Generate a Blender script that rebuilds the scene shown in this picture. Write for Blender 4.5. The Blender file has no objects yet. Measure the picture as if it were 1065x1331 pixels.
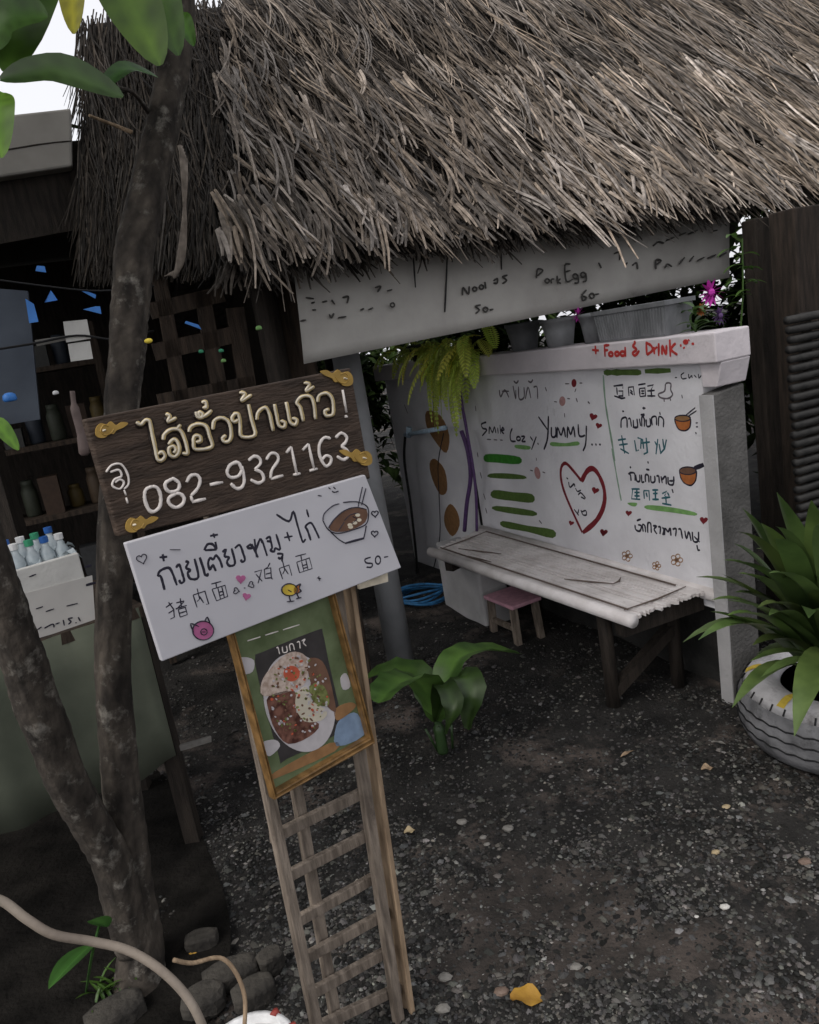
import bpy, bmesh, math, random
import numpy as np
from mathutils import Vector, Matrix
random.seed(11); rng = np.random.default_rng(7)
scene = bpy.context.scene
COL = scene.collection
R = math.radians

# ------------------------------------------------------------------ camera, sky, sun, exposure
F, CX, CY, H = 1000.0, 532.5, 665.5, 1.55
PITCH, ROLL = R(12.6), R(9.65)
FWD = np.array([0, math.cos(PITCH), -math.sin(PITCH)])
_r = np.array([1.0, 0, 0]); _u = np.cross(_r, FWD)
RIGHT = math.cos(ROLL)*_r - math.sin(ROLL)*_u
UP = math.sin(ROLL)*_r + math.cos(ROLL)*_u
CAM = np.array([0, 0, H])
cd = bpy.data.cameras.new('camera'); cam = bpy.data.objects.new('camera', cd); COL.objects.link(cam)
cd.sensor_fit = 'HORIZONTAL'; cd.sensor_width = 36; cd.lens = F/1065*36; cd.clip_start = .02; cd.clip_end = 500
m = Matrix(((RIGHT[0], UP[0], -FWD[0], 0), (RIGHT[1], UP[1], -FWD[1], 0), (RIGHT[2], UP[2], -FWD[2], H), (0, 0, 0, 1)))
cam.matrix_world = m; scene.camera = cam

SUN_EL, SUN_AZ = R(50), R(226)          # azimuth clockwise from +Y: behind the camera, to the left
w = bpy.data.worlds.new("World"); scene.world = w; w.use_nodes = True
nt = w.node_tree; bg = nt.nodes['Background']
sky = nt.nodes.new('ShaderNodeTexSky'); sky.sky_type = 'NISHITA'; sky.sun_disc = False
sky.sun_elevation = SUN_EL; sky.sun_rotation = SUN_AZ; sky.dust_density = 4; sky.air_density = 1.4
hs = nt.nodes.new('ShaderNodeHueSaturation'); hs.inputs['Saturation'].default_value = .22
nt.links.new(sky.outputs[0], hs.inputs['Color'])
mxs = nt.nodes.new('ShaderNodeMix'); mxs.data_type = 'RGBA'; mxs.inputs['Factor'].default_value = .7      # even cloud cover over the sky
mxs.inputs['B'].default_value = (6.3, 6.3, 6.6, 1)
nt.links.new(hs.outputs[0], mxs.inputs['A']); nt.links.new(mxs.outputs['Result'], bg.inputs['Color'])
bg.inputs['Strength'].default_value = .12
ld = bpy.data.lights.new('sun', 'SUN'); ld.energy = 1.1; ld.angle = R(24); ld.color = (1, .95, .88)
sun = bpy.data.objects.new('sun', ld); COL.objects.link(sun)
sd = Vector((math.sin(SUN_AZ)*math.cos(SUN_EL), math.cos(SUN_AZ)*math.cos(SUN_EL), math.sin(SUN_EL)))
sun.rotation_euler = sd.to_track_quat('Z', 'Y').to_euler(); sun.location = sd*30
scene.view_settings.view_transform = 'Standard'; scene.view_settings.look = 'None'
scene.view_settings.gamma = 1; scene.view_settings.exposure = 0.55

# ------------------------------------------------------------------ surveying helpers (photo pixel -> place)
def ray(x, y): return FWD + RIGHT*((x-CX)/F) - UP*((y-CY)/F)
def gp(x, y, z=0.0):
    d = ray(x, y); return CAM + d*((z-H)/d[2])
def at(x, y, D):
    d = ray(x, y); return CAM + d*(D/math.hypot(d[0], d[1]))
def proj(p):
    q = np.asarray(p, float)-CAM; zc = q@FWD
    return CX+F*(q@RIGHT)/zc, CY-F*(q@UP)/zc, zc
class Plane:
    def __init__(s, p, d):
        n = np.array([-d[1], d[0], 0.0]); n /= np.linalg.norm(n)
        if np.dot(CAM-p, n) < 0: n = -n
        s.p = np.array(p, float); s.n = n
        s.u = np.array([d[0], d[1], 0.0]); s.u /= np.linalg.norm(s.u)
    def __call__(s, x, y, off=0.0):
        d = ray(x, y); return CAM + d*(np.dot(s.p+s.n*off-CAM, s.n)/np.dot(d, s.n))
def Z(ox, oy, sc): return lambda pts: [(ox+a/sc, oy+b/sc) for a, b in pts]

# ------------------------------------------------------------------ materials
def lin(c): return tuple((v/12.92 if v <= .04045 else ((v+.055)/1.055)**2.4) for v in c)
def mat(name, a, b=None, scale=8, rough=.8, bump=0, bscale=60, stretch=None, spec=.3, detail=6, lo=.35, hi=.65, attr=None, trans=0, stain=None, metal=0, blotch=None):
    """linear colours a..b mixed by noise"""
    mt = bpy.data.materials.new(name); mt.use_nodes = True; n = mt.node_tree; L = n.links
    bs = n.nodes['Principled BSDF']; bs.inputs['Roughness'].default_value = rough
    bs.inputs['Specular IOR Level'].default_value = spec; bs.inputs['Metallic'].default_value = metal
    b = b or tuple(v*.7 for v in a)
    tc = n.nodes.new('ShaderNodeTexCoord'); mp = n.nodes.new('ShaderNodeMapping')
    L.new(tc.outputs['Object'], mp.inputs['Vector'])
    if stretch: mp.inputs['Scale'].default_value = stretch
    ns = n.nodes.new('ShaderNodeTexNoise'); ns.inputs['Scale'].default_value = scale; ns.inputs['Detail'].default_value = detail
    L.new(mp.outputs[0], ns.inputs['Vector'])
    mr = n.nodes.new('ShaderNodeMapRange'); mr.inputs[1].default_value = lo; mr.inputs[2].default_value = hi
    L.new(ns.outputs['Fac'], mr.inputs[0])
    mx = n.nodes.new('ShaderNodeMix'); mx.data_type = 'RGBA'
    mx.inputs['A'].default_value = (*a, 1); mx.inputs['B'].default_value = (*b, 1)
    L.new(mr.outputs[0], mx.inputs['Factor']); out = mx.outputs['Result']
    if stain:
        s2 = n.nodes.new('ShaderNodeTexNoise'); s2.inputs['Scale'].default_value = stain[1]; s2.inputs['Detail'].default_value = 8
        s2.inputs['Roughness'].default_value = .7
        mp2 = n.nodes.new('ShaderNodeMapping'); L.new(tc.outputs['Object'], mp2.inputs['Vector'])
        if len(stain) > 3: mp2.inputs['Scale'].default_value = stain[3]
        L.new(mp2.outputs[0], s2.inputs['Vector'])
        r2 = n.nodes.new('ShaderNodeMapRange'); r2.inputs[1].default_value = stain[2]; r2.inputs[2].default_value = stain[2]+.14
        r2.inputs[4].default_value = .8
        L.new(s2.outputs['Fac'], r2.inputs[0])
        m2 = n.nodes.new('ShaderNodeMix'); m2.data_type = 'RGBA'; m2.inputs['B'].default_value = (*stain[0], 1)
        L.new(out, m2.inputs['A']); L.new(r2.outputs[0], m2.inputs['Factor']); out = m2.outputs['Result']
    if attr:
        at_ = n.nodes.new('ShaderNodeAttribute'); at_.attribute_name = attr
        m3 = n.nodes.new('ShaderNodeMix'); m3.data_type = 'RGBA'; m3.blend_type = 'MULTIPLY'; m3.inputs['Factor'].default_value = 1
        L.new(out, m3.inputs['A']); L.new(at_.outputs['Color'], m3.inputs['B']); out = m3.outputs['Result']
    L.new(out, bs.inputs['Base Color'])
    if bump:
        nb = n.nodes.new('ShaderNodeTexNoise'); nb.inputs['Scale'].default_value = bscale; nb.inputs['Detail'].default_value = 8
        L.new(mp.outputs[0], nb.inputs['Vector'])
        bp = n.nodes.new('ShaderNodeBump'); bp.inputs['Strength'].default_value = bump; bp.inputs['Distance'].default_value = .01
        L.new(nb.outputs['Fac'], bp.inputs['Height']); L.new(bp.outputs[0], bs.inputs['Normal'])
    if trans:
        tr = n.nodes.new('ShaderNodeBsdfTranslucent'); L.new(out, tr.inputs['Color'])
        ms = n.nodes.new('ShaderNodeMixShader'); ms.inputs[0].default_value = trans
        L.new(bs.outputs[0], ms.inputs[1]); L.new(tr.outputs[0], ms.inputs[2])
        L.new(ms.outputs[0], n.nodes['Material Output'].inputs['Surface'])
    return mt
M = {}
def paint(name, c, rough=.6, v=.75): M[name] = mat(name, c, tuple(x*v for x in c), 40, rough)
M['ground'] = mat('ground', (.026, .024, .0225), (.007, .0066, .0063), 7.0, .95, 1.0, 70, detail=12, stain=((.13, .104, .09), 2.2, .53))
M['soil_and_shade'] = mat('soil_and_shade', (.014, .0125, .011), (.005, .0045, .004), 9, 1.0, 1.0, 60, detail=12, spec=.1)
M['stone_dark'] = mat('stone_dark', (.055, .053, .05), (.02, .02, .02), 9, .9, .5, 120, attr='col')
M['thatch'] = mat('thatch', (.26, .22, .185), (.135, .113, .095), 30, .85, attr='col', spec=.15)
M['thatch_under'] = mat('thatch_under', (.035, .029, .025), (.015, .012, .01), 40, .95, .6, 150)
M['wall'] = mat('wall', (.74, .73, .755), (.64, .63, .655), 5, .9, .35, 45, stain=((.3, .29, .28), 3.5, .66))
M['wall_beam'] = mat('wall_beam', (.64, .59, .61), (.53, .49, .51), 5, .9, .3, 45, stain=((.3, .27, .27), 5, .62))
M['concrete'] = mat('concrete', (.42, .41, .415), (.34, .335, .335), 7, .92, .3, 70, stain=((.22, .215, .21), 6, .64))
M['concrete_dark'] = mat('concrete_dark', (.13, .125, .12), (.07, .068, .065), 7, .92, .6, 70)
M['shade_black'] = mat('shade_black', (.035, .034, .032), (.015, .015, .014), 7, .95, .6, 60)
M['pipe_grey'] = mat('pipe_grey', (.25, .255, .265), (.17, .175, .18), 5, .6, .15, 60, stain=((.1, .1, .1), 5, .62, (3, 3, .6)))
M['wood_dark'] = mat('wood_dark', (.03, .023, .018), (.012, .009, .007), 14, .8, .5, 60, (4, 4, .6))
M['wood_brown'] = mat('wood_brown', (.055, .038, .027), (.02, .014, .01), 14, .8, .5, 60, (4, 4, .5))
M['wood_rack'] = mat('wood_rack', (.25, .205, .165), (.11, .088, .07), 16, .8, .5, 70, (4, 4, .6), stain=((.07, .055, .045), 12, .6))
M['wood_raw'] = mat('wood_raw', (.36, .26, .17), (.2, .14, .09), 16, .8, .4, 70, (4, 4, .6))
M['sign_wood'] = mat('sign_wood', (.07, .047, .034), (.03, .02, .0145), 10, .75, .5, 40, (1.2, 1.2, 6), stain=((.1, .075, .06), 8, .62))
M['bamboo'] = mat('bamboo', (.72, .68, .67), (.56, .52, .505), 10, .55, .2, 60, stain=((.28, .25, .23), 11, .66))
M['white_board'] = mat('white_board', (.52, .51, .54), (.46, .45, .48), 4, .5, .05, 30, stain=((.36, .36, .385), 7, .64))
M['banner'] = mat('banner', (.40, .385, .36), (.33, .315, .295), 6, .8, .1, 40, stain=((.18, .17, .16), 6, .62))
M['bark'] = mat('bark', (.078, .065, .053), (.024, .02, .017), 18, .95, 1.0, 38, (1, 1, .6), stain=((.22, .205, .18), 17, .55), attr='col')
M['leaf'] = mat('leaf', (.06, .115, .028), (.03, .065, .016), 9, .42, attr='col', trans=.3, spec=.5)
M['leaf_dark'] = mat('leaf_dark', (.035, .075, .022), (.018, .04, .012), 9, .45, attr='col', trans=.15, spec=.5)
M['fern'] = mat('fern', (.62, .72, .2), (.42, .52, .12), 15, .5, attr='col', trans=.4)
M['strap'] = mat('strap', (.12, .185, .06), (.05, .085, .027), 8, .4, attr='col', trans=.25, spec=.5)
M['yellow_leaf'] = mat('yellow_leaf', (.55, .32, .05), (.3, .15, .03), 14, .6, .3, 60, trans=.3)
M['pot_grey'] = mat('pot_grey', (.2, .205, .215), (.12, .125, .13), 12, .8, .4, 60, (1, 1, .5))
M['pot_black'] = mat('pot_black', (.022, .024, .024), (.012, .013, .013), 12, .6)
M['tyre_white'] = mat('tyre_white', (.5, .49, .5), (.34, .33, .34), 9, .75, .4, 60, stain=((.10, .095, .09), 8, .56))
M['tyre_tread'] = mat('tyre_tread', (.2, .2, .21), (.09, .09, .095), 12, .8, .4, 60, stain=((.035, .035, .035), 10, .52))
M['fascia'] = mat('fascia', (.34, .32, .29), (.25, .235, .215), 4, .8, .1, 30, stain=((.16, .15, .13), 4, .6, (1, 1, .4)))
M['cloth'] = mat('cloth', (.105, .115, .085), (.075, .085, .062), 6, .9, .1, 50)
M['foam'] = mat('foam', (.6, .59, .56), (.48, .47, .45), 8, .8, .2, 90)
M['paper'] = mat('paper', (.55, .53, .5), (.45, .43, .41), 6, .8)
M['plastic'] = mat('plastic', (.45, .5, .52), (.3, .35, .38), 30, .25, spec=.5)
M['hose'] = mat('hose', (.26, .22, .18), (.17, .14, .115), 12, .6, .2, 60, stain=((.12, .1, .08), 14, .62))
M['brick'] = mat('brick', (.06, .054, .046), (.022, .02, .018), 14, .95, .8, 60)
M['panel_blue'] = mat('panel_blue', (.075, .09, .115), (.045, .055, .075), 5, .6)
M['tarp'] = mat('tarp', (.07, .26, .72), (.04, .17, .5), 10, .4)
M['rope_blue'] = mat('rope_blue', (.03, .16, .36), (.015, .08, .18), 30, .5)
M['wood_post'] = mat('wood_post', (.034, .024, .018), (.013, .0095, .007), 14, .85, .5, 60, (4, 4, .5))
M['screen'] = mat('screen', (.028, .027, .026), (.012, .012, .012), 20, .6, .2, 60)
M['hedge'] = mat('hedge', (.03, .05, .016), (.012, .022, .007), 4, .85, attr='col', trans=.15, spec=.1)
paint('gold', (.40, .25, .06), .5); paint('gold_dull', (.55, .42, .2), .5); paint('chalk', (.74, .68, .64), .7, .85)
paint('letter_edge', (.02, .012, .01))
paint('ink', (.022, .02, .035)); paint('ink_soft', (.13, .11, .125)); paint('ink_faint', (.06, .057, .053)); paint('teal', (.02, .12, .15))
paint('red', (.20, .017, .025)); paint('red_bright', (.5, .045, .04)); paint('pink', (.42, .12, .26)); paint('pink_soft', (.5, .28, .27)); paint('green', (.05, .24, .03)); paint('green_pale', (.20, .40, .13))
paint('green_olive', (.10, .17, .04)); paint('line_green', (.24, .36, .26)); paint('orange', (.45, .15, .045)); paint('brown', (.16, .085, .055)); paint('ochre', (.3, .16, .07)); paint('cream', (.74, .66, .52))
paint('yellow', (.62, .45, .06)); paint('purple', (.10, .05, .15)); M['poster_green'] = mat('poster_green', (.15, .185, .10), (.08, .105, .05), 14, .25); paint('poster_dark', (.05, .045, .045), .35)
M['rice'] = mat('rice', (.56, .46, .40), (.34, .25, .2), 110, .3); M['meat'] = mat('meat', (.20, .095, .07), (.06, .025, .02), 70, .3); paint('egg', (.55, .50, .40), .35, .85); M['salad'] = mat('salad', (.22, .24, .09), (.09, .10, .03), 90, .3); paint('tomato', (.52, .11, .06), .35); paint('sky_patch', (.22, .30, .42), .35); paint('plate', (.5, .47, .48), .35, .85)
paint('frame_gold', (.24, .135, .05), .35, .45); paint('magenta', (.5, .04, .38)); paint('stool_pink', (.62, .34, .42)); paint('pvc_blue', (.42, .55, .68), .35)
paint('bulb_dim', (.2, .15, .04)); paint('pouch', (.16, .12, .11)); paint('binding', (.13, .1, .085)); paint('bulb', (.9, .7, .08)); paint('cap_blue', (.03, .12, .4), .4); paint('cap_green', (.05, .3, .16), .4); paint('white', (.75, .75, .75)); paint('black', (.012, .012, .013), .6); paint('pot_red', (.3, .05, .04)); paint('mauve', (.26, .13, .3))

# ------------------------------------------------------------------ mesh builder
class MB:
    def __init__(s): s.v = []; s.f = []; s.c = []; s.col = (1, 1, 1)
    def add(s, vs, fs):
        o = len(s.v); s.v += [tuple(map(float, p)) for p in vs]; s.c += [s.col]*len(vs)
        s.f += [tuple(i+o for i in f) for f in fs]
    def hull8(s, p):   # 4 bottom/near + 4 top/far points
        s.add(p, [(3, 2, 1, 0), (4, 5, 6, 7), (0, 1, 5, 4), (1, 2, 6, 5), (2, 3, 7, 6), (3, 0, 4, 7)])
    def box(s, c, size, ax=None):
        c = np.array(c, float); X, Y, Zz = [np.array(a, float) for a in (ax or ((1, 0, 0), (0, 1, 0), (0, 0, 1)))]
        hx, hy, hz = size[0]/2, size[1]/2, size[2]/2
        P = [c+X*a*hx+Y*b*hy+Zz*d*hz for d in (-1, 1) for a, b in ((-1, -1), (1, -1), (1, 1), (-1, 1))]
        s.hull8(P)
    def slab(s, quad, n, t):  # quad of points thickened along -n
        q = [np.array(p) for p in quad]; s.hull8([p-n*t for p in q]+q)
    def bar(s, a, b, wd, ht, side=None):
        a = np.array(a, float); b = np.array(b, float); d = b-a; L = np.linalg.norm(d); d = d/L
        ref = np.array(side if side is not None else ((0, 0, 1) if abs(d[2]) < .9 else (1, 0, 0)), float)
        e = ref-d*np.dot(ref, d); e /= np.linalg.norm(e); g = np.cross(d, e)
        s.box((a+b)/2, (L, wd, ht), (d, e, g))
    def tube(s, pts, r, n=8, flat=None, fh=1.0, cap=True):
        P = [np.array(p, float) for p in pts]; m_ = len(P)
        rr = r if hasattr(r, '__len__') else [r]*m_
        vs = []; prev = None
        for i in range(m_):
            t = P[min(i+1, m_-1)]-P[max(i-1, 0)]; t /= (np.linalg.norm(t)+1e-9)
            if flat is not None: nrm = np.array(flat, float); e = np.cross(nrm, t); e /= np.linalg.norm(e)+1e-9; g = nrm
            else:
                ref = prev if prev is not None else (np.array([0, 0, 1.]) if abs(t[2]) < .9 else np.array([1., 0, 0]))
                e = ref-t*np.dot(ref, t); e /= np.linalg.norm(e)+1e-9; g = np.cross(t, e); prev = e
            for k in range(n):
                a = 2*math.pi*k/n
                vs.append(P[i]+e*math.cos(a)*rr[i]+g*math.sin(a)*(rr[i]*fh if flat is None else fh))
        fs = [(i*n+k, i*n+(k+1) % n, (i+1)*n+(k+1) % n, (i+1)*n+k) for i in range(m_-1) for k in range(n)]
        if cap: fs += [tuple(range(n-1, -1, -1)), tuple((m_-1)*n+k for k in range(n))]
        s.add(vs, fs)
    def lathe(s, prof, c, n=24, wob=0, flute=0):
        c = np.array(c, float); vs = []
        for r, z in prof:
            for k in range(n):
                a = 2*math.pi*k/n; q = r*(1+(wob*math.sin(3*a+z*9) if wob else 0))*(1-(flute if k % 2 else 0))
                vs.append(c+np.array([q*math.cos(a), q*math.sin(a), z]))
        s.add(vs, [(i*n+k, i*n+(k+1) % n, (i+1)*n+(k+1) % n, (i+1)*n+k) for i in range(len(prof)-1) for k in range(n)])
        o = len(s.v)-len(vs)
        if prof[0][0] > 1e-4: s.f.append(tuple(o+k for k in range(n-1, -1, -1)))
        if prof[-1][0] > 1e-4: s.f.append(tuple(o+(len(prof)-1)*n+k for k in range(n)))
    def blob(s, c, r, n=7, m_=5, jit=.0):
        c = np.array(c, float); r = np.array(r if hasattr(r, '__len__') else (r, r, r), float); vs = []; fs = []
        for i in range(m_+1):
            t = math.pi*i/m_
            for k in range(n):
                a = 2*math.pi*k/n; j = 1+random.uniform(-jit, jit)
                vs.append(c+r*np.array([math.sin(t)*math.cos(a), math.sin(t)*math.sin(a), math.cos(t)])*j)
        for i in range(m_):
            for k in range(n): fs.append((i*n+k, (i+1)*n+k, (i+1)*n+(k+1) % n, i*n+(k+1) % n))
        s.add(vs, fs)
    def prism(s, pts, n, t):   # polygon on a surface, thickened along n
        P = [np.array(p) for p in pts]; k = len(P)
        s.add([p+n*t for p in P]+[p-n*.0004 for p in P], [tuple(range(k)), tuple(range(2*k-1, k-1, -1))]+[(i, (i+1) % k, k+(i+1) % k, k+i) for i in range(k)])
    def leaf(s, base, dirv, L, wd, droop=.5, fold=.25, seg=8, up=(0, 0, 1), wave=0, tipp=1.0):
        b = np.array(base, float); d = np.array(dirv, float); d /= np.linalg.norm(d)
        upv = np.array(up, float); side = np.cross(d, upv); side /= np.linalg.norm(side)+1e-9
        vs = []; p = b.copy()
        for i in range(seg+1):
            t = i/seg; wv = wd*.5*(math.sin(math.pi*min(1, t**.8*.97+.03))**.8)*(1 if t < .6 else tipp) + .0008
            nn = np.cross(side, d); nn /= np.linalg.norm(nn)
            ww = wave*math.sin(t*9+b[0]*50)*wv
            vs += [p-side*wv+nn*(wv*fold+ww), p-side*wv*.5+nn*wv*fold*.4, p, p+side*wv*.5+nn*wv*fold*.4, p+side*wv+nn*(wv*fold-ww)]
            d = d-np.array([0, 0, 1.])*droop/seg; d /= np.linalg.norm(d); p = p+d*L/seg
        o_ = len(s.c); s.add(vs, [(i*5+k, i*5+k+1, i*5+k+6, i*5+k+5) for i in range(seg) for k in range(4)])
        for i in range(seg+1): s.c[o_+i*5+2] = tuple(v*1.5 for v in s.col)

def mesh(name, mb, smooth=False):
    me = bpy.data.meshes.new(name); me.from_pydata(mb.v, [], mb.f)
    ca = me.color_attributes.new('col', 'FLOAT_COLOR', 'POINT')
    arr = np.ones((len(mb.v), 4), np.float32)
    if mb.c: arr[:, :3] = np.array(mb.c, np.float32)
    ca.data.foreach_set('color', arr.ravel())
    if smooth: me.polygons.foreach_set('use_smooth', [True]*len(me.polygons))
    me.validate(); me.update(); return me
ORG = {}
def thing(name, label, cat, loc=(0, 0, 0), group=None):
    o = bpy.data.objects.new(name, None); COL.objects.link(o); o.location = tuple(map(float, loc)); o.empty_display_size = .05
    o['label'] = label; o['category'] = cat
    if group: o['group'] = group
    ORG[o.name] = np.array(loc, float); return o
def obj(name, mb, mt, parent=None, smooth=False, bevel=0, label=None, origin=None):
    org = ORG[parent.name] if parent is not None else np.array(origin if origin is not None else (0, 0, 0), float)
    mb.v = [(p[0]-org[0], p[1]-org[1], p[2]-org[2]) for p in mb.v]
    o = bpy.data.objects.new(name, mesh(name, mb, smooth)); COL.objects.link(o)
    o.data.materials.append(M[mt] if isinstance(mt, str) else mt)
    if parent is not None: o.parent = parent
    else: o.location = tuple(map(float, org))
    ORG[o.name] = org
    if bevel:
        bv = o.modifiers.new('bevel', 'BEVEL'); bv.width = bevel; bv.segments = 2; bv.limit_method = 'ANGLE'
    if label: o['label'] = label
    return o
def tag(o, label, cat, group=None):
    o['label'] = label; o['category'] = cat
    if group: o['group'] = group
    return o
def kind(o, k): o['kind'] = k; return o
def copy_thing(root, loc, label, group=None, rz=0, sc=None):
    r = root.copy(); COL.objects.link(r); r.location = tuple(map(float, loc)); r.rotation_euler = (0, 0, rz); r['label'] = label
    if sc: r.scale = sc
    if group: r['group'] = group
    for ch in list(root.children):
        c = ch.copy(); COL.objects.link(c); c.parent = r
        for g in list(ch.children):
            d = g.copy(); COL.objects.link(d); d.parent = c
    return r
def smoothpts(pts, k=4):
    if len(pts) < 3: return pts
    closed = abs(pts[0][0]-pts[-1][0])+abs(pts[0][1]-pts[-1][1]) < 1e-6
    out = []; n = len(pts)
    for i in range(n-1):
        p1, p2 = pts[i], pts[i+1]
        p0 = pts[i-1] if i > 0 else (pts[-2] if closed else p1); p3 = pts[i+2] if i+2 < n else (pts[1] if closed else p2)
        for j in range(k):
            t = j/k
            out.append(tuple(.5*((2*b)+(-a+c)*t+(2*a-5*b+4*c-d)*t*t+(-a+3*b-3*c+d)*t**3) for a, b, c, d in zip(p0, p1, p2, p3)))
    out.append(pts[-1]); return out
def smooth3(pts, k=5): return [np.array(p) for p in smoothpts([tuple(p) for p in pts], k)]
def strokes(mb, pl, zm, lst, wpx, hgt=.0005, off=0.0, curve=True, jit=.14):
    """brush strokes: ribbons of elliptical section lying on a surface"""
    for pts in lst:
        q = zm(pts); q = smoothpts(q, 4) if curve else q
        if len(q) == 2: q = [q[0], ((q[0][0]+q[1][0])/2, (q[0][1]+q[1][1])/2), q[1]]
        P = [pl(x, y, off) for x, y in q]; D = np.linalg.norm(P[0]-CAM)
        r0 = wpx/2*D/F
        rr = [r0*(1+random.uniform(-jit, jit)) for _ in P]; rr[0] *= .75; rr[-1] *= .7
        mb.tube(P, rr, 8, flat=pl.n, fh=hgt)
def poly(mb, pl, zm, pts, t=.0008, off=0.0, sm=True):
    q = zm(pts+[pts[0]]); q = smoothpts(q, 3)[:-1] if sm else q[:-1]
    mb.prism([pl(x, y, off) for x, y in q], pl.n, t)
def heartpts(cx, cy, r, a=0):
    o = []
    for i in range(16):
        t = 2*math.pi*i/16; x = 16*math.sin(t)**3/16*r; y = -(13*math.cos(t)-5*math.cos(2*t)-2*math.cos(3*t)-math.cos(4*t))/16*r
        o.append((cx+x*math.cos(a)-y*math.sin(a), cy+x*math.sin(a)+y*math.cos(a)))
    return o
def circ(cx, cy, r, ry=None, n=12, close=True, a=0):
    ry = ry or r; o = []
    for i in range(n):
        t = 2*math.pi*i/n; x, y = r*math.cos(t), ry*math.sin(t); o.append((cx+x*math.cos(a)-y*math.sin(a), cy+x*math.sin(a)+y*math.cos(a)))
    return o+[o[0]] if close else o
ID = lambda p: p

# ------------------------------------------------------------------ ground
g = MB(); N_ = 90; xs = np.linspace(-1, 1, N_); ext = lambda t: np.sign(t)*(abs(t)*3+abs(t)**4*57)
for j in range(N_):
    for i in range(N_):
        x, y = ext(xs[i]), ext(xs[j])+2.2
        z = .012*math.sin(x*3.1+y*1.7)+.010*math.sin(x*7.3-y*5.1)+.006*math.sin(x*15+y*11)-.02
        g.v.append((x, y, z if abs(x) < 6 and abs(y-2) < 6 else -.02)); g.c.append((1, 1, 1))
g.f = [(j*N_+i, j*N_+i+1, (j+1)*N_+i+1, (j+1)*N_+i) for j in range(N_-1) for i in range(N_-1)]
kind(obj('ground', g, 'ground', smooth=True), 'structure')
def gz(x, y): return .012*math.sin(x*3.1+y*1.7)+.010*math.sin(x*7.3-y*5.1)+.006*math.sin(x*15+y*11)-.02
gr = MB()
icv = [(0, 0, 1), (0, 0, -1)]+[(math.cos(a)*(1.05 if a > 3 else .9), math.sin(a), .15*math.sin(a*3)) for a in [2*math.pi*k/5 for k in range(5)]]
icf = [(0, 2+k, 2+(k+1) % 5) for k in range(5)]+[(1, 2+(k+1) % 5, 2+k) for k in range(5)]
for i in range(80000):
    px, py = random.uniform(180, 1120), 800+600*random.random()**.8
    p = gp(px, py)
    if random.random() < .34:
        p = np.array([random.uniform(-.7, 3.6), random.uniform(-.3, 5), 0])
    s_ = random.choice((.003, .0035, .004, .005, .006, .0075)) if random.random() < .955 else random.uniform(.008, .014)
    pz = math.sin(p[0]*4.1+1.3*math.sin(p[1]*3.3))+math.sin(p[1]*5.2+1.7*math.sin(p[0]*2.9+1))
    if pz > .75 and random.random() < .5: continue
    v_ = random.choice((.2, .35, .6, 1., 1.5, 2.1))
    if random.random() < .05: v_ = random.uniform(2.5, 5)
    gr.col = (v_*random.uniform(.94, 1.08), v_, v_*random.uniform(.9, 1.06))
    a = random.uniform(0, 6.28); sx, sy, sz = s_*random.uniform(.8, 1.7), s_*random.uniform(.7, 1.1), s_*random.uniform(.35, .8)
    z0 = gz(p[0], p[1])+sz*.35
    gr.add([(p[0]+(x*sx*math.cos(a)-y*sy*math.sin(a))*random.uniform(.8, 1.1), p[1]+x*sx*math.sin(a)+y*sy*math.cos(a), z0+z*sz) for x, y, z in icv], icf)
kind(obj('gravel', gr, 'stone_dark'), 'stuff')['label'] = 'dark loose gravel and grit strewn over the black ground'

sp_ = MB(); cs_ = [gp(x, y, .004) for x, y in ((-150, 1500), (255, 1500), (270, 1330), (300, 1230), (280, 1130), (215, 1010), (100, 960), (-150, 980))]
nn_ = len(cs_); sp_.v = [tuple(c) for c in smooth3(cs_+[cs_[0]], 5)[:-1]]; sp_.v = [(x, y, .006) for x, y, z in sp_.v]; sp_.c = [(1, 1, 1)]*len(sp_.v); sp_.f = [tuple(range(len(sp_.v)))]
kind(obj('soil_and_shade', sp_, 'soil_and_shade'), 'structure')  # near-black sheet stands in for the shade by counter and tree
M['dirt'] = mat('dirt', (.06, .049, .043), (.022, .019, .017), 11, .97, 1.0, 70, detail=12, stain=((.02, .018, .017), 7, .56))
dp = MB(); G_ = .025
dpc = [(gp(700, 1155)[:2], .26, .15), (gp(810, 1225)[:2], .22, .11), (gp(630, 1240)[:2], .14, .07)]
def indirt(x, y):
    n_ = .35*math.sin(x*19+2*math.sin(y*13))+.3*math.sin(y*23+1.7*math.sin(x*17))+.2*math.sin(x*47+y*39)
    return any(((x-c[0])/a)**2+((y-c[1])/b2)**2+n_ < 1 for c, a, b2 in dpc)
idx = {}
for i in range(-60, 90):
    for j in range(20, 150):
        x, y = i*G_, j*G_
        if not indirt(x+G_/2, y+G_/2): continue
        f_ = []
        for a, c in ((i, j), (i+1, j), (i+1, j+1), (i, j+1)):
            if (a, c) not in idx:
                idx[(a, c)] = len(dp.v); jx, jy = a*G_+.009*math.sin(a*7+c*3), c*G_+.009*math.sin(a*5-c*9); dp.v.append((jx, jy, gz(jx, jy)+.0035+.002*math.sin(a*3.3+c*2.1))); dp.c.append((1, 1, 1))
            f_.append(idx[(a, c)])
        dp.f.append(tuple(f_))
kind(obj('dirt', dp, 'dirt', smooth=True), 'structure')
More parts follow.
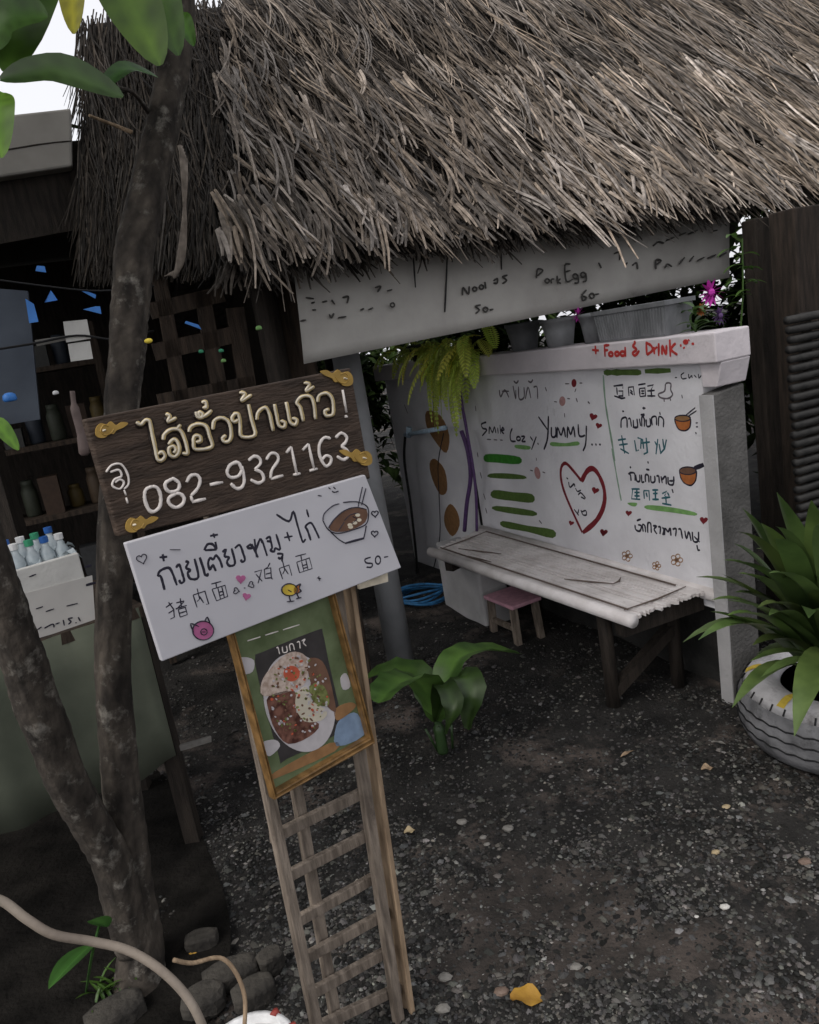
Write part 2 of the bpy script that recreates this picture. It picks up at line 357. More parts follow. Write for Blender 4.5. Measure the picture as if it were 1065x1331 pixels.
# pale stones and fallen leaves that stand out one by one
def stone(px, py, r, col, label):
    p = gp(px, py); b = MB(); b.blob((p[0], p[1], gz(p[0], p[1])+r*.35), (r*1.2, r*.85, r*.55), 8, 6, .12)
    tag(obj('stone', b, col, origin=(p[0], p[1], 0)), label, 'stone', 'pale stones on the black ground')
paint('stone_white', (.55, .53, .5)); paint('stone_tan', (.42, .33, .2)); paint('stone_grey', (.19, .18, .165)); paint('stone_brown', (.17, .12, .095))
for a in ((942, 1170, .0115, 'stone_white', 'bright white stone, largest of the white ones to the right of the yellow leaf'), (905, 1186, .006, 'stone_white', 'tiny white stone just left of the bright white stone'),
          (944, 1044, .011, 'stone_tan', 'cream yellow stone below the tyre planter'), (930, 1102, .0105, 'stone_tan', 'tan stone midway between the tyre and the bright white stone'),
          (627, 1082, .0105, 'stone_grey', 'pale grey round pebble touching a smaller one right of the rack'), (632, 1090, .009, 'stone_grey', 'smaller of two touching pale pebbles right of the rack'),
          (748, 1250, .013, 'stone_grey', 'grey pebble right of the yellow fallen leaf'), (764, 1252, .008, 'stone_grey', 'small grey pebble, second one right of the yellow leaf'),
          (660, 1072, .016, 'stone_grey', 'flat grey stone between the banana plant and the yellow leaf'), (600, 1063, .016, 'stone_grey', 'long flat grey stone near the foot of the rack'),
          (1046, 1112, .015, 'stone_brown', 'brown lump of stone at the right border beneath the tyre'), (575, 1308, .016, 'stone_grey', 'grey stone beside the lowest rungs of the rack'),
          (577, 1265, .016, 'stone_grey', 'flat grey stone left of the yellow leaf by the rack'), (650, 1278, .016, 'stone_brown', 'brown stone touching the yellow leaf')): stone(*a)
def ground_leaf(px, py, L, wd, ang, mt, label, lift=.012, curl=.6):
    p = gp(px, py); b = MB(); b.leaf((p[0], p[1], gz(p[0], p[1])+lift), (math.cos(ang), math.sin(ang), .25), L, wd, curl, .35, 8, wave=.35)
    tag(obj('fallen_leaf', b, mt, smooth=True, origin=(p[0], p[1], 0)), label, 'leaf', 'fallen leaves')
ground_leaf(662, 1288, .085, .055, -.25, 'yellow_leaf', 'curled yellow ochre leaf lying on the dark gravel, the biggest fallen leaf')
ground_leaf(912, 1000, .045, .03, .1, M['wood_raw'], 'small tan dead leaf on the gravel left of the tyre')
ground_leaf(806, 976, .075, .012, .5, M['wood_raw'], 'thin straw coloured dry blade on the ground below the bench')
ground_leaf(925, 967, .05, .012, -.5, M['stone_grey'], 'thin grey dry blade on the ground beside the tyre')
ground_leaf(230, 1252, .075, .03, .15, 'yellow_leaf', 'orange yellow leaf on the bricks under the vine loop')
ground_leaf(525, 1080, .04, .03, .3, M['stone_tan'], 'small dull brown leaf next to the right rail of the rack')

# ------------------------------------------------------------------ thatched hut
EAZ = R(70); E_ = np.array([math.sin(EAZ), math.cos(EAZ), 0]); Hh = np.array([-E_[1], E_[0], 0])
PIT = R(46); US = Hh*math.cos(PIT)+np.array([0, 0, math.sin(PIT)]); RN = np.cross(E_, US)
P0 = np.array([-.3, 2.88, 1.895])
hut = thing('thatched_hut', 'open hut with a shaggy grey brown thatched roof over the painted wall', 'hut', (P0[0], P0[1], 0))
LR = 1.96; EL, ER = -.17, 4.6
def rp(e, u, o=0): return P0+E_*e+US*u+RN*o
ridgeL = .30
rb = MB()
A, B, C_, D_ = rp(EL+.02, .02), rp(ER, .02), rp(ER, LR), rp(ridgeL, LR)
rb.slab([A, B, C_, D_], RN, .07)
US2 = -Hh*math.cos(PIT)+np.array([0, 0, math.sin(PIT)])
A2 = rp(ridgeL, LR)-US2*LR; B2 = rp(ER, LR)-US2*LR
rb.slab([rp(ER, LR-.004), A2*0+rp(ridgeL, LR-.004), A2-E_*(ridgeL-EL), B2], np.cross(US2, E_)*-1*-1, .07)
roof = obj('roof', rb, 'thatch_under', hut)
def strand_mesh(mb, base, down, side, nrm, L, wd, lift, sag, bend, col, arch=True):
    mb.col = col; vs = []; K = 5; p = np.array(base, float); d = down.copy()
    for i in range(K):
        t = i/(K-1); wv = wd*.5*(1-.55*t**2)
        vs += [p-side*wv, p+nrm*wv*.7, p+side*wv]
        d = d + side*bend/K + nrm*(lift*(1 if t < .5 else -.6))/K - np.array([0, 0, 1.])*sag*t/K*2
        d /= np.linalg.norm(d); p = p+d*L/(K-1)
    mb.add(vs, [(i*3+k, i*3+k+1, i*3+k+4, i*3+k+3) for i in range(K-1) for k in (0, 1)])
def straw():
    v = random.choice((.5, .65, .8, .95, 1.1, 1.3))
    h_ = random.uniform(-.06, .06); return (v*(1+h_), v, v*(1-h_*1.4))
th = MB()
def tuft(e, u, o, yaw, L, n, wr, lift, sag, shade):  # shade paints dark gaps in low layers, highlights on raised tufts
    bend = random.gauss(0, .3); foot = rp(e, u, o); tone = straw()
    for _ in range(n):
        yw = yaw+random.gauss(0, .065); down = -US*math.cos(yw)+E_*math.sin(yw); side = E_*math.cos(yw)+US*math.sin(yw)
        c = tone; k = shade*random.uniform(.7, 1.2)
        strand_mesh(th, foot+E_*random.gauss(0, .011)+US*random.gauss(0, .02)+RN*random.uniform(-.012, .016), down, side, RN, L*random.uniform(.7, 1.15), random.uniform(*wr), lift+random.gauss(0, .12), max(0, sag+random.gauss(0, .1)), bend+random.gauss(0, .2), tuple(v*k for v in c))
def course(n, e0, e1, u0, u1, Lr, wr, base, spread, k, sh):
    for _ in range(n):
        u = random.uniform(u0, u1); e = random.uniform(e0, e1)
        if e < EL+(ridgeL-EL)*max(0, u)/LR-.03: continue
        tuft(e, u, random.uniform(.005, .045)+base, random.gauss(.04, spread), random.uniform(*Lr), k, wr, random.uniform(-.05, .3), random.uniform(0, .15), random.choice(sh))
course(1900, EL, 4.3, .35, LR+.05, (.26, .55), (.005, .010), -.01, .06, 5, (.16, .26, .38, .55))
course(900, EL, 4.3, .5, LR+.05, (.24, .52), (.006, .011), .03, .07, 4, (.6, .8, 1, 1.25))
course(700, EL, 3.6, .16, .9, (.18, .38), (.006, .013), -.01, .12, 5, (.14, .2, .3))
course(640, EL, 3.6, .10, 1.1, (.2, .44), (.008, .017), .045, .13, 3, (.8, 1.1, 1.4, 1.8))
# shaggy eave fringe hanging past the slab
for _ in range(620):
    e = random.uniform(EL-.02, 3.4); u = random.uniform(.0, .30)
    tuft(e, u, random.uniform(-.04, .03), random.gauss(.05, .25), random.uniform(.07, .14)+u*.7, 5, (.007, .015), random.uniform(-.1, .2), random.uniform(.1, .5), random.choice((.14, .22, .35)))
for _ in range(430):
    e = random.uniform(EL-.02, 3.4); u = random.uniform(.0, .34)
    tuft(e, u, random.uniform(.03, .08), random.gauss(.08, .3), random.uniform(.07, .15)+u*.6, 3, (.010, .021), random.uniform(-.2, .45), random.uniform(.1, .7), random.choice((.8, 1.15, 1.5, 2.0)))
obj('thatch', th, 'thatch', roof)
# hip end on the left
hA = rp(EL, .02); hD = at(112, 335, 3.7); hB = rp(ridgeL, LR); hC = at(106, 22, 4.3)
hn = np.cross(hD-hA, hB-hA); hn /= np.linalg.norm(hn)
if np.dot(hn, E_) > 0: hn = -hn
hq = lambda s_, t_: (hA*(1-s_)+hD*s_)*(1-t_)+(hB*(1-s_)+hC*s_)*t_
hb = MB(); NQ = 10
for o_ in (.0, .06):
    for j in range(NQ+1):
        for i in range(NQ+1): hb.v.append(tuple(hq(i/NQ, j/NQ)-hn*(.04+o_))); hb.c.append((1, 1, 1))
kk = (NQ+1)**2
for o_ in (0, kk): hb.f += [(o_+j*(NQ+1)+i, o_+j*(NQ+1)+i+1, o_+(j+1)*(NQ+1)+i+1, o_+(j+1)*(NQ+1)+i) for j in range(NQ) for i in range(NQ)]
hb2 = MB()
for _ in range(4200):
    s_, t_ = random.uniform(0, 1), random.uniform(.04, 1)
    q = hq(s_, t_); dn = hq(s_, t_-.03)-q; dn /= np.linalg.norm(dn); sd_ = np.cross(dn, hn); sd_ /= np.linalg.norm(sd_); yw = random.gauss(0, .12)
    dn2 = dn*math.cos(yw)+sd_*math.sin(yw); sd2 = np.cross(dn2, hn); sd2 /= np.linalg.norm(sd2); v_ = random.uniform(.10, .32); c_ = straw()  # low tint puts the hip's shade into the straw colour
    Lq = min(random.uniform(.2, .45), .12+t_*1.5)
    strand_mesh(hb2, q+hn*random.uniform(-.02, .035), dn2, sd2, hn, Lq, random.uniform(.005, .012), .1, random.uniform(0, .25), random.gauss(0, .3), tuple(x*v_ for x in c_))
hip = obj('hip_end', hb, 'thatch_under', roof)
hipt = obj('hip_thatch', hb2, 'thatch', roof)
hw_ = MB()   # long loose wisp hanging from the corner
for k in range(5):
    p0 = at(234+k*2, 190+k*4, 2.86)
    hw_.tube(smooth3([p0, at(238+k, 240, 2.82), at(241-k, 300, 2.82), at(236-k*2, 345+k*3, 2.83), at(214+k*3, 359-k, 2.84)]), [.010-.0012*k]+[.006]*18+[.002]*2, 5)
obj('loose_wisp', hw_, 'thatch', roof, smooth=True)
# posts, plates, rafters
def post_mb(x, y, z1, r): b = MB(); b.tube([(x, y, -.05), (x, y, z1*.5), (x, y, z1)], [r*1.05, r, r*.97], 20); return b
pp = gp(528, 868)
obj('post', post_mb(pp[0]-.02, pp[1], 2.35, .062), 'pipe_grey', hut, smooth=True, label='grey round concrete post')
wp = rp(2.5, .0)
b = MB(); q = at(1036, 340, 3.75); b.box((q[0], q[1], .88), (.15, .13, 1.84), (E_, Hh, (0, 0, 1))); obj('post', b, 'wood_post', hut, bevel=.006, label='dark brown square wooden post')
b = MB(); q = at(993, 340, 3.9); b.box((q[0], q[1], .88), (.15, .08, 1.84), (E_, Hh, (0, 0, 1))); obj('post', b, 'wood_dark', hut, bevel=.006)
for e, u in ((-.02, .32), (.9, 2.7), (3.9, 2.7)):
    q = P0+E_*e+Hh*u; obj('post', post_mb(q[0], q[1], 2.2, .05), 'wood_dark', hut, smooth=True)
for u in (.28, 1.4):
    b = MB(); b.bar(rp(EL+.1, u, -.13), rp(ER-.1, u, -.13), .08, .08); obj('roof_beam', b, 'wood_dark', hut)
for k in range(9):
    e = .1+k*.5; b = MB(); b.bar(rp(e, .1, -.10), rp(e, LR-.05, -.10), .05, .05, RN); obj('rafter', b, 'wood_dark', hut)

# ------------------------------------------------------------------ painted walls
WP = Plane(gp(945, 905), ray(60, 515)); wu = WP.u if WP.u[1] > 0 else -WP.u; wn = WP.n; UZ = np.array([0, 0, 1.0]); WA = WP.p*np.array([1, 1, 0])
def wl(s_, z, o=0): return WA+wu*s_+UZ*z+wn*o
wall = thing('painted_wall', 'white painted wall with handwritten menu, big red heart and Food & Drink beam', 'wall', WA)
b = MB(); b.hull8([wl(-.005, -.05, -.10), wl(1.84, -.05, -.10), wl(1.84, -.05, -.085), wl(-.005, -.05, -.085), wl(-.005, .358, -.10), wl(1.84, .358, -.10), wl(1.84, .358, -.085), wl(-.005, .358, -.085)]); obj('shade_base', b, 'shade_black', wall)  # black board stands in for the shade below the bench
b = MB(); b.hull8([wl(-.005, .36, -.10), wl(1.84, .36, -.10), wl(1.84, .36), wl(-.005, .36), wl(-.005, 1.296, -.10), wl(1.84, 1.296, -.10), wl(1.84, 1.296), wl(-.005, 1.296)])
obj('panel', b, 'wall', wall)
b = MB(); b.hull8([wl(-.118, 1.298, -.12), wl(2.9, 1.298, -.12), wl(2.9, 1.298, .045), wl(-.118, 1.298, .045), wl(-.118, 1.40, -.12), wl(2.9, 1.40, -.12), wl(2.9, 1.40, .045), wl(-.118, 1.40, .045)])
obj('top_beam', b, 'wall_beam', wall, bevel=.006)
b = MB()
P_ = WP
b.hull8([wl(-0.068, -.05, -.115), wl(-0.010, -.05, -.115), wl(-0.010, -.05, .03), wl(-0.068, -.05, .03), wl(-0.083, 1.205, -.115), wl(-0.018, 1.205, -.115), wl(-0.026, 1.19, .036), wl(-0.088, 1.19, .036)])
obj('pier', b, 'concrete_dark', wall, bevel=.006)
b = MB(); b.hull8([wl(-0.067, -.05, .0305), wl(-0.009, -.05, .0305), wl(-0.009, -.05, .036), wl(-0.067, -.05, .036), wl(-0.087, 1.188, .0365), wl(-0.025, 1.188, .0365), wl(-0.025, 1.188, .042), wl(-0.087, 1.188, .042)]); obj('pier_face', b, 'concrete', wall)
b = MB(); b.hull8([wl(-0.091, 1.212, -.116), wl(-0.016, 1.212, -.116), wl(-0.024, 1.212, .02), wl(-0.088, 1.212, .02), wl(-0.116, 1.2975, -.118), wl(-0.016, 1.2975, -.118), wl(-0.016, 1.2975, .02), wl(-0.116, 1.2975, .02)]); obj('bracket', b, 'wall_beam', wall, bevel=.004)
ZE, ZF, ZG, Z8 = Z(610, 480, 5.605), Z(770, 430, 6.265), Z(780, 580, 6.656), Z(480, 440, 3.5)
blk = MB(); sft = MB(); tl = MB(); rd = MB(); pk = MB(); gn = MB(); gp_ = MB(); ol = MB(); ln = MB(); org_ = MB(); brn = MB(); yl = MB()
def wstrokes(mb, pl, zm, lst, w, *a, **k): strokes(mb, pl, zm, lst, w*1.42, *a, **k)
wstrokes(sft, WP, ZE, [[(220, 150), (230, 200), (260, 150), (290, 205)], [(240, 160), (290, 160)], [(320, 120), (340, 215), (340, 150)], [(360, 125), (365, 215), (400, 205), (400, 130)], [(410, 215), (430, 130), (450, 210)], [(470, 130), (495, 130), (500, 215)], [(325, 85), (345, 100), (360, 80)], [(430, 85), (450, 95), (465, 75)], [(555, 130), (565, 160)],
    [(45, 265), (50, 305)], [(60, 605), (65, 640)], [(80, 750), (92, 795)], [(105, 905), (118, 950)], [(120, 1010), (130, 1050)], [(510, 1100), (530, 1125)], [(780, 210), (790, 240)], [(865, 235), (880, 250)]], 1.7)
wstrokes(blk, WP, ZE, [[(125, 385), (90, 400), (100, 430), (130, 440), (95, 485)], [(145, 470), (150, 420), (170, 460), (185, 420), (195, 465)], [(208, 425), (212, 468)], [(225, 405), (230, 470)], [(235, 448), (255, 440), (245, 425), (235, 450), (255, 470)],
    [(315, 430), (300, 470), (305, 520), (340, 525)], circ(360, 505, 14), [(380, 490), (405, 490), (385, 525), (412, 525)], [(445, 490), (465, 520)], [(490, 490), (455, 585)], [(500, 535), (505, 550)]], 1.8)
wstrokes(blk, WP, ZE, [[(505, 345), (575, 445)], [(578, 340), (572, 500), (545, 585)], [(600, 420), (600, 480), (615, 495), (632, 480), (632, 420)], [(640, 500), (645, 425), (670, 480), (690, 425), (702, 495)], [(715, 500), (720, 420), (740, 475), (760, 420), (772, 495)], [(795, 400), (800, 475), (820, 490), (845, 480)], [(855, 410), (850, 540), (830, 595)], [(890, 548), (902, 548)], [(920, 548), (930, 548)], [(948, 548), (960, 548)]], 2.2)
wstrokes(blk, WP, ZE, [[(710, 790), (722, 800)], [(725, 820), (735, 860), (765, 835), (770, 855)], [(775, 865), (790, 890), (815, 880)], [(795, 915), (815, 900), (850, 940)], [(815, 930), (845, 945)], [(765, 1020), (800, 1065)], [(800, 1020), (790, 1060)], [(815, 1025), (830, 1060), (855, 1060), (850, 1030), (820, 1040)]], 1.6)
wstrokes(sft, WP, ZE, [[(130, 510), (160, 512)], [(180, 513), (205, 515)], [(225, 515), (245, 517)], [(700, 105), (730, 105)], [(805, 100), (825, 100)], [(780, 140), (770, 165)], [(620, 235), (640, 238)], [(715, 212), (735, 215)], [(695, 320), (697, 350)], [(445, 735), (465, 740)], [(535, 748), (555, 755)], [(490, 645), (490, 665)]], 1.2)
poly(rd, WP, ZE, circ(765, 100, 18, 30, close=False)); poly(pk, WP, ZE, circ(680, 232, 22, 35, close=False)); poly(pk, WP, ZE, circ(498, 755, 20, 45, close=False, a=-.2))
wstrokes(rd, WP, ZE, [[(825, 1190), (760, 1050), (700, 910), (670, 800), (672, 715), (705, 685), (760, 740), (820, 815)]], 3.2, .0016, curve=True, jit=.1)
wstrokes(rd, WP, ZE, [[(820, 815), (860, 742), (905, 725), (950, 780), (985, 880), (982, 990), (930, 1100), (830, 1190)]], 4.8, .0016, curve=True, jit=.1)
for x, y, r in ((905, 345, 30), (945, 410, 24), (920, 882, 28), (745, 1120, 20), (980, 1188, 28)): poly(rd, WP, ZE, heartpts(x, y, r, .3), sm=False)
for pts in ([(120, 620), (240, 620), (370, 640), (365, 690), (200, 680), (115, 670)],): poly(gn, WP, ZE, pts)
for pts in ([(155, 760), (280, 758), (400, 775), (395, 800), (155, 790)], [(180, 880), (320, 895), (460, 910), (465, 970), (330, 960), (170, 935)], [(200, 995), (465, 1030), (465, 1070), (195, 1030)]): poly(ol, WP, ZE, pts)
poly(ol, WP, ZE, [(245, 1105), (430, 1140), (615, 1170), (610, 1230), (430, 1185), (250, 1150)])
poly(gp_, WP, ZE, [(340, 550), (440, 560), (435, 585), (345, 575)]); poly(gp_, WP, ZE, [(600, 530), (700, 538), (790, 525), (790, 555), (610, 560)])
wstrokes(ln, WP, ZF, [[(90, 360), (110, 600), (160, 900), (185, 1060)]], 2.2, .0008, jit=.3); wstrokes(ln, WP, ZG, [[(105, 20), (150, 280), (185, 470)]], 1.8, .0008, jit=.3)
wstrokes(ol, WP, ZF, [[(95, 340), (240, 338), (400, 338)], [(430, 330), (640, 322)]], 5, .0008, jit=.2)
wstrokes(blk, WP, ZF, [[(175, 450), (250, 440), (250, 470)], [(200, 460), (205, 520)], [(215, 490), (250, 490), (250, 530), (215, 530)], [(180, 530), (240, 550), (270, 545)], [(295, 460), (300, 530)], [(295, 460), (335, 455), (345, 525)], [(310, 480), (330, 500)], [(310, 500), (335, 520)], [(375, 440), (435, 430)], [(385, 470), (390, 535)], [(385, 470), (430, 465), (435, 530), (390, 535)], [(400, 490), (425, 490)], [(400, 510), (425, 510)], [(450, 450), (500, 440), (480, 480)], [(450, 490), (510, 485)], [(480, 480), (485, 540)], [(450, 530), (515, 530)]], 1.8, curve=False)
wstrokes(sft, WP, ZF, [[(600, 430), (640, 430), (640, 480), (655, 520), (620, 550), (560, 545), (540, 515), (590, 490), (600, 430)], [(585, 555), (588, 578)], [(635, 550), (640, 570)]], 1.6)
wstrokes(blk, WP, ZF, [[(675, 380), (692, 380)], [(750, 340), (725, 360), (735, 390), (770, 385)], [(785, 350), (790, 385), (810, 365), (815, 385)], [(830, 360), (850, 380)], [(865, 350), (870, 385), (890, 360)], [(900, 350), (905, 375), (930, 345)], [(730, 520), (735, 550)], [(960, 305), (970, 320)]], 1.2)
wstrokes(blk, WP, ZF, [[(235, 790), (240, 720), (280, 710), (285, 790)], [(295, 720), (310, 715), (320, 780)], [(335, 725), (340, 785), (370, 780), (365, 715)], [(385, 715), (395, 775)], [(405, 780), (405, 700), (425, 720), (425, 780)], [(440, 720), (445, 775), (475, 770), (470, 710)], [(490, 770), (485, 710), (520, 700), (525, 770)], [(540, 775), (545, 700), (580, 720), (580, 785)], [(395, 685), (425, 680), (410, 700)], [(410, 630), (435, 630)], [(420, 618), (422, 642)], [(245, 655), (260, 655)], [(550, 660), (555, 685)], [(330, 785), (375, 785)]], 1.8)
wstrokes(tl, WP, ZF, [[(210, 890), (275, 880)], [(240, 850), (265, 1000)], [(220, 930), (290, 920)], [(230, 960), (300, 1000)], [(345, 890), (360, 980), (380, 970)], [(370, 870), (400, 880), (395, 960)], [(410, 880), (420, 960)], [(400, 915), (470, 905)], [(440, 870), (450, 990), (420, 1005)], [(510, 900), (530, 940)], [(535, 880), (520, 1005)], [(545, 920), (560, 1000)], [(575, 880), (585, 960)], [(605, 885), (590, 960), (555, 1000)]], 2.0, curve=False)
wstrokes(tl, WP, ZG, [[(275, 370), (345, 370)], [(285, 370), (275, 455), (350, 460)], [(300, 400), (345, 400)], [(300, 430), (345, 430)], [(320, 370), (320, 460)], [(380, 385), (385, 455)], [(380, 385), (425, 385), (430, 470)], [(400, 400), (410, 440)], [(455, 380), (505, 378)], [(460, 410), (500, 408)], [(455, 460), (510, 460)], [(480, 380), (482, 460)], [(540, 410), (580, 390), (560, 430)], [(535, 450), (610, 440)], [(570, 430), (575, 500)], [(540, 495), (620, 510)], [(585, 400), (600, 430)]], 2.0, curve=False)
wstrokes(blk, WP, ZG, [[(245, 235), (265, 250), (270, 300)], [(255, 230), (300, 235), (305, 300)], [(310, 245), (320, 300), (345, 300), (345, 245)], [(360, 245), (365, 310), (385, 305)], [(395, 310), (395, 250), (420, 255), (425, 315)], [(440, 255), (445, 310), (475, 305), (475, 255)], [(490, 260), (510, 260), (515, 320)], [(530, 260), (540, 320)], [(540, 290), (570, 260), (575, 330)], [(590, 265), (595, 325), (635, 330), (640, 260)], [(600, 300), (640, 300)], [(625, 370), (635, 405)], [(400, 200), (430, 205)], [(415, 130), (420, 150)], [(260, 175), (270, 190)],
    [(305, 680), (310, 720), (345, 735), (360, 690), (330, 680)], [(320, 645), (355, 630)], [(375, 740), (370, 680), (390, 690), (395, 745)], [(415, 750), (415, 670), (440, 670), (445, 750)], [(460, 690), (490, 690), (470, 720), (495, 760)], [(505, 700), (525, 700), (520, 760)], [(540, 705), (555, 720), (545, 770)], [(560, 770), (565, 710), (590, 740), (610, 710), (615, 775)], [(630, 720), (660, 715), (655, 780)], [(680, 720), (700, 720), (715, 800)], [(735, 730), (750, 800), (770, 740), (790, 820)], [(800, 740), (810, 820), (850, 820), (855, 740)], [(815, 780), (865, 830)], [(840, 855), (850, 900), (865, 895)]], 1.9)
poly(gp_, WP, ZG, [(240, 490), (320, 490), (310, 520), (270, 515)]); poly(gp_, WP, ZG, [(410, 510), (600, 525), (820, 570), (820, 600), (640, 575), (410, 545)])
for x, y, r in ((250, 578, 28), (900, 640, 36), (35, 745, 34)): poly(rd, WP, ZG, heartpts(x, y, r, .1), sm=False)
poly(org_, WP, ZF, [(675, 720), (740, 735), (802, 720), (797, 780), (760, 810), (710, 800), (685, 760)]); poly(yl, WP, ZF, circ(738, 712, 60, 22, close=False), .0014)
wstrokes(blk, WP, ZF, [[(672, 715), (685, 765), (710, 803), (760, 812), (797, 782), (804, 718)], circ(738, 712, 63, 24), [(760, 690), (840, 625)], [(790, 690), (850, 650)], [(845, 750), (862, 748)], [(848, 782), (862, 780)], [(843, 825), (850, 840)]], 1.4, .002)
poly(org_, WP, ZG, [(690, 215), (765, 235), (835, 220), (830, 290), (790, 335), (730, 315), (700, 270)]); poly(brn, WP, ZG, circ(762, 212, 68, 28, close=False), .0014)
wstrokes(blk, WP, ZG, [[(690, 215), (702, 272), (732, 318), (790, 338), (830, 292), (838, 215)], circ(762, 212, 72, 32)], 1.4, .002); wstrokes(blk, WP, ZG, [[(820, 190), (900, 160)]], 4.5, .002)
for x, y, r in ((665, 985, 34), (235, 950, 30), (490, 1035, 24)):
    wstrokes(yl, WP, ZG, [circ(x+r*math.cos(a), y+r*math.sin(a), r*.55, n=8) for a in [k*1.2566 for k in range(5)]], 1.0)
    poly(brn, WP, ZG, circ(x, y, r*.4, n=8, close=False))
for nm, mb_, mt_, lb in (('handwriting', blk, 'ink', 'black handwritten menu words and bowl outlines'), ('faint_handwriting', sft, 'ink_soft', 'faded grey handwriting and dashes'), ('teal_characters', tl, 'teal', 'dark teal handwritten characters'), ('heart_drawing', rd, 'red', 'dark red painted hearts'), ('pink_flowers', pk, 'pink_soft', None), ('green_stroke', gn, 'green', None), ('olive_strokes', ol, 'green_olive', None), ('pale_green_underline', gp_, 'green_pale', None), ('divider_line', ln, 'line_green', None), ('bowl_drawing', org_, 'orange', 'two orange painted noodle bowls'), ('brown_drawing', brn, 'brown', None), ('yellow_flowers', yl, 'ochre', None)):
    obj(nm, mb_, mt_, wall, label=lb)
BP = Plane(WP.p+wn*.046, wu); fd = MB()
strokes(fd, BP, ZF, [[(0, 155), (55, 160)], [(25, 120), (30, 190)], [(100, 120), (105, 210)], [(95, 120), (140, 115)], [(100, 160), (130, 155)], circ(152, 190, 16), circ(202, 187, 16), circ(248, 185, 18), [(268, 130), (272, 210)], [(350, 100), (332, 125), (362, 150), (330, 180), (350, 200), (385, 160)], [(345, 80), (350, 110)], [(440, 95), (445, 195)], [(435, 95), (480, 120), (490, 160), (445, 195)], [(502, 130), (507, 190)], [(507, 150), (530, 130)], [(542, 100), (542, 205)], [(570, 195), (570, 120), (600, 190), (605, 115)], [(632, 70), (637, 210)], [(680, 100), (642, 150), (695, 195)], [(715, 120), (728, 118)], [(745, 130), (750, 145)], [(790, 70), (785, 80)], [(810, 105), (830, 105)]], 3.6)
poly(fd, BP, ZF, circ(762, 90, 22, close=False)); obj('food_and_drink_lettering', fd, 'red_bright', wall, label='red handwritten words Food & Drink')
seam = MB(); strokes(seam, Plane(WP.p+wn*.0, wu), Z8, [[(402, 190), (440, 400), (480, 640), (515, 860)]], 7, .004); obj('seam', seam, 'black', wall)

swall = thing('painted_wall', 'plain end wall painted with brown ovals behind the grey post', 'wall', wl(1.86, 0))
b = MB(); b.hull8([wl(1.85, -.05, -.12), wl(2.9, -.05, -.12), wl(2.9, -.05, -.03), wl(1.85, -.05, -.03), wl(1.85, 1.296, -.12), wl(2.9, 1.296, -.12), wl(2.9, 1.296, -.03), wl(1.85, 1.296, -.03)]); obj('panel', b, 'wall', swall)
OP = Plane(WP.p-wn*.03, wu); b = MB(); b2 = MB()
for pts in ([(262, 330), (325, 350), (365, 440), (352, 520), (310, 480), (262, 400)], [(275, 570), (300, 547), (345, 600), (355, 690), (325, 710), (288, 640)], [(345, 790), (370, 752), (402, 790), (412, 850), (380, 900), (345, 850)]): poly(b, OP, Z8, pts)
strokes(b2, OP, Z8, [[(340, 430), (315, 560), (318, 700), (322, 900), (290, 1060)]], 2.6, .002); strokes(b2, OP, Z8, [[(90, 330), (110, 390)], [(160, 300), (175, 340)], [(95, 440), (115, 500)]], 1.5)
obj('oval_drawing', b, 'ochre', swall); obj('painted_stem', b2, 'ink', swall)
tp = thing('tap_pipe', 'pale blue plastic pipe arm with black hose in front of ovals', 'pipe', OP(540, 760)*np.array([1, 1, 0]))
PQ = Plane(WP.p+wn*.10, wu)
b = MB(); b.tube([PQ(527, 565), PQ(579, 556)], .014, 10); b.tube([PQ(531, 567), PQ(532, 556)], .019, 10); obj('pipe_arm', b, 'pvc_blue', tp, smooth=True)
b = MB(); b.tube(smooth3([PQ(527, 566), PQ(526, 600), PQ(534, 656), PQ(541, 720), PQ(545, 772)]), .009, 8); obj('black_hose', b, 'black', tp, smooth=True)
b = MB(); b.tube(smooth3([PQ(600, 560), PQ(608, 585), PQ(612, 620), PQ(607, 655), PQ(604, 690)]), .012, 8); b.tube(smooth3([PQ(596, 500), PQ(607, 560), PQ(618, 630), PQ(620, 690)]), .008, 8)
tag(obj('hanging_hose', b, 'purple', smooth=True, origin=PQ(604, 690)), 'dark purple hose hanging in the corner beside green strokes', 'hose')
b = MB()
c0 = gp(550, 778, .01)
for k in range(5): b.tube([c0+np.array([(.14+.02*math.sin(k*2))*math.cos(a)*1.1+.02*math.sin(k*3), (.17-.02*k)*math.sin(a)+.02*math.cos(k), .012+.012*k+.012*math.sin(a*2+k)]) for a in np.linspace(0, 6.283, 25)], .008, 6)
tag(obj('rope_coil', b, 'rope_blue', smooth=True, origin=c0), 'coil of bright blue rope on the ground by the wall', 'rope')

# ------------------------------------------------------------------ bamboo bench
fl, fr, br, bl = gp(563, 716, .43), gp(816, 803, .43), gp(921, 767, .43), gp(628, 686, .43)
bench = thing('bamboo_bench', 'pale bamboo slat bench with round front rail against the painted wall', 'bench', (fl+br)/2*np.array([1, 1, 0]))
ns_ = 26
bd = (fr-fl)/np.linalg.norm(fr-fl); bn = np.array([0, 0, 1.])
b = MB()
for k in range(ns_):
    t0, t1 = (k+.06)/ns_, (k+.94)/ns_
    p = [fl*(1-t0)+bl*t0, fr*(1-t0)+br*t0, fr*(1-t1)+br*t1, fl*(1-t1)+bl*t1]
    dz = random.uniform(-.004, .004); p = [q+np.array([0, 0, dz+random.uniform(-.002, .002)])+bd*random.uniform(-.012, .012) for q in p]; b.slab(p, bn, .012)
obj('slats', b, 'bamboo', bench)
b = MB(); lerp = lambda s_, t: (fl*(1-s_)+fr*s_)*(1-t)+(bl*(1-s_)+br*s_)*t+np.array([0, 0, .012])
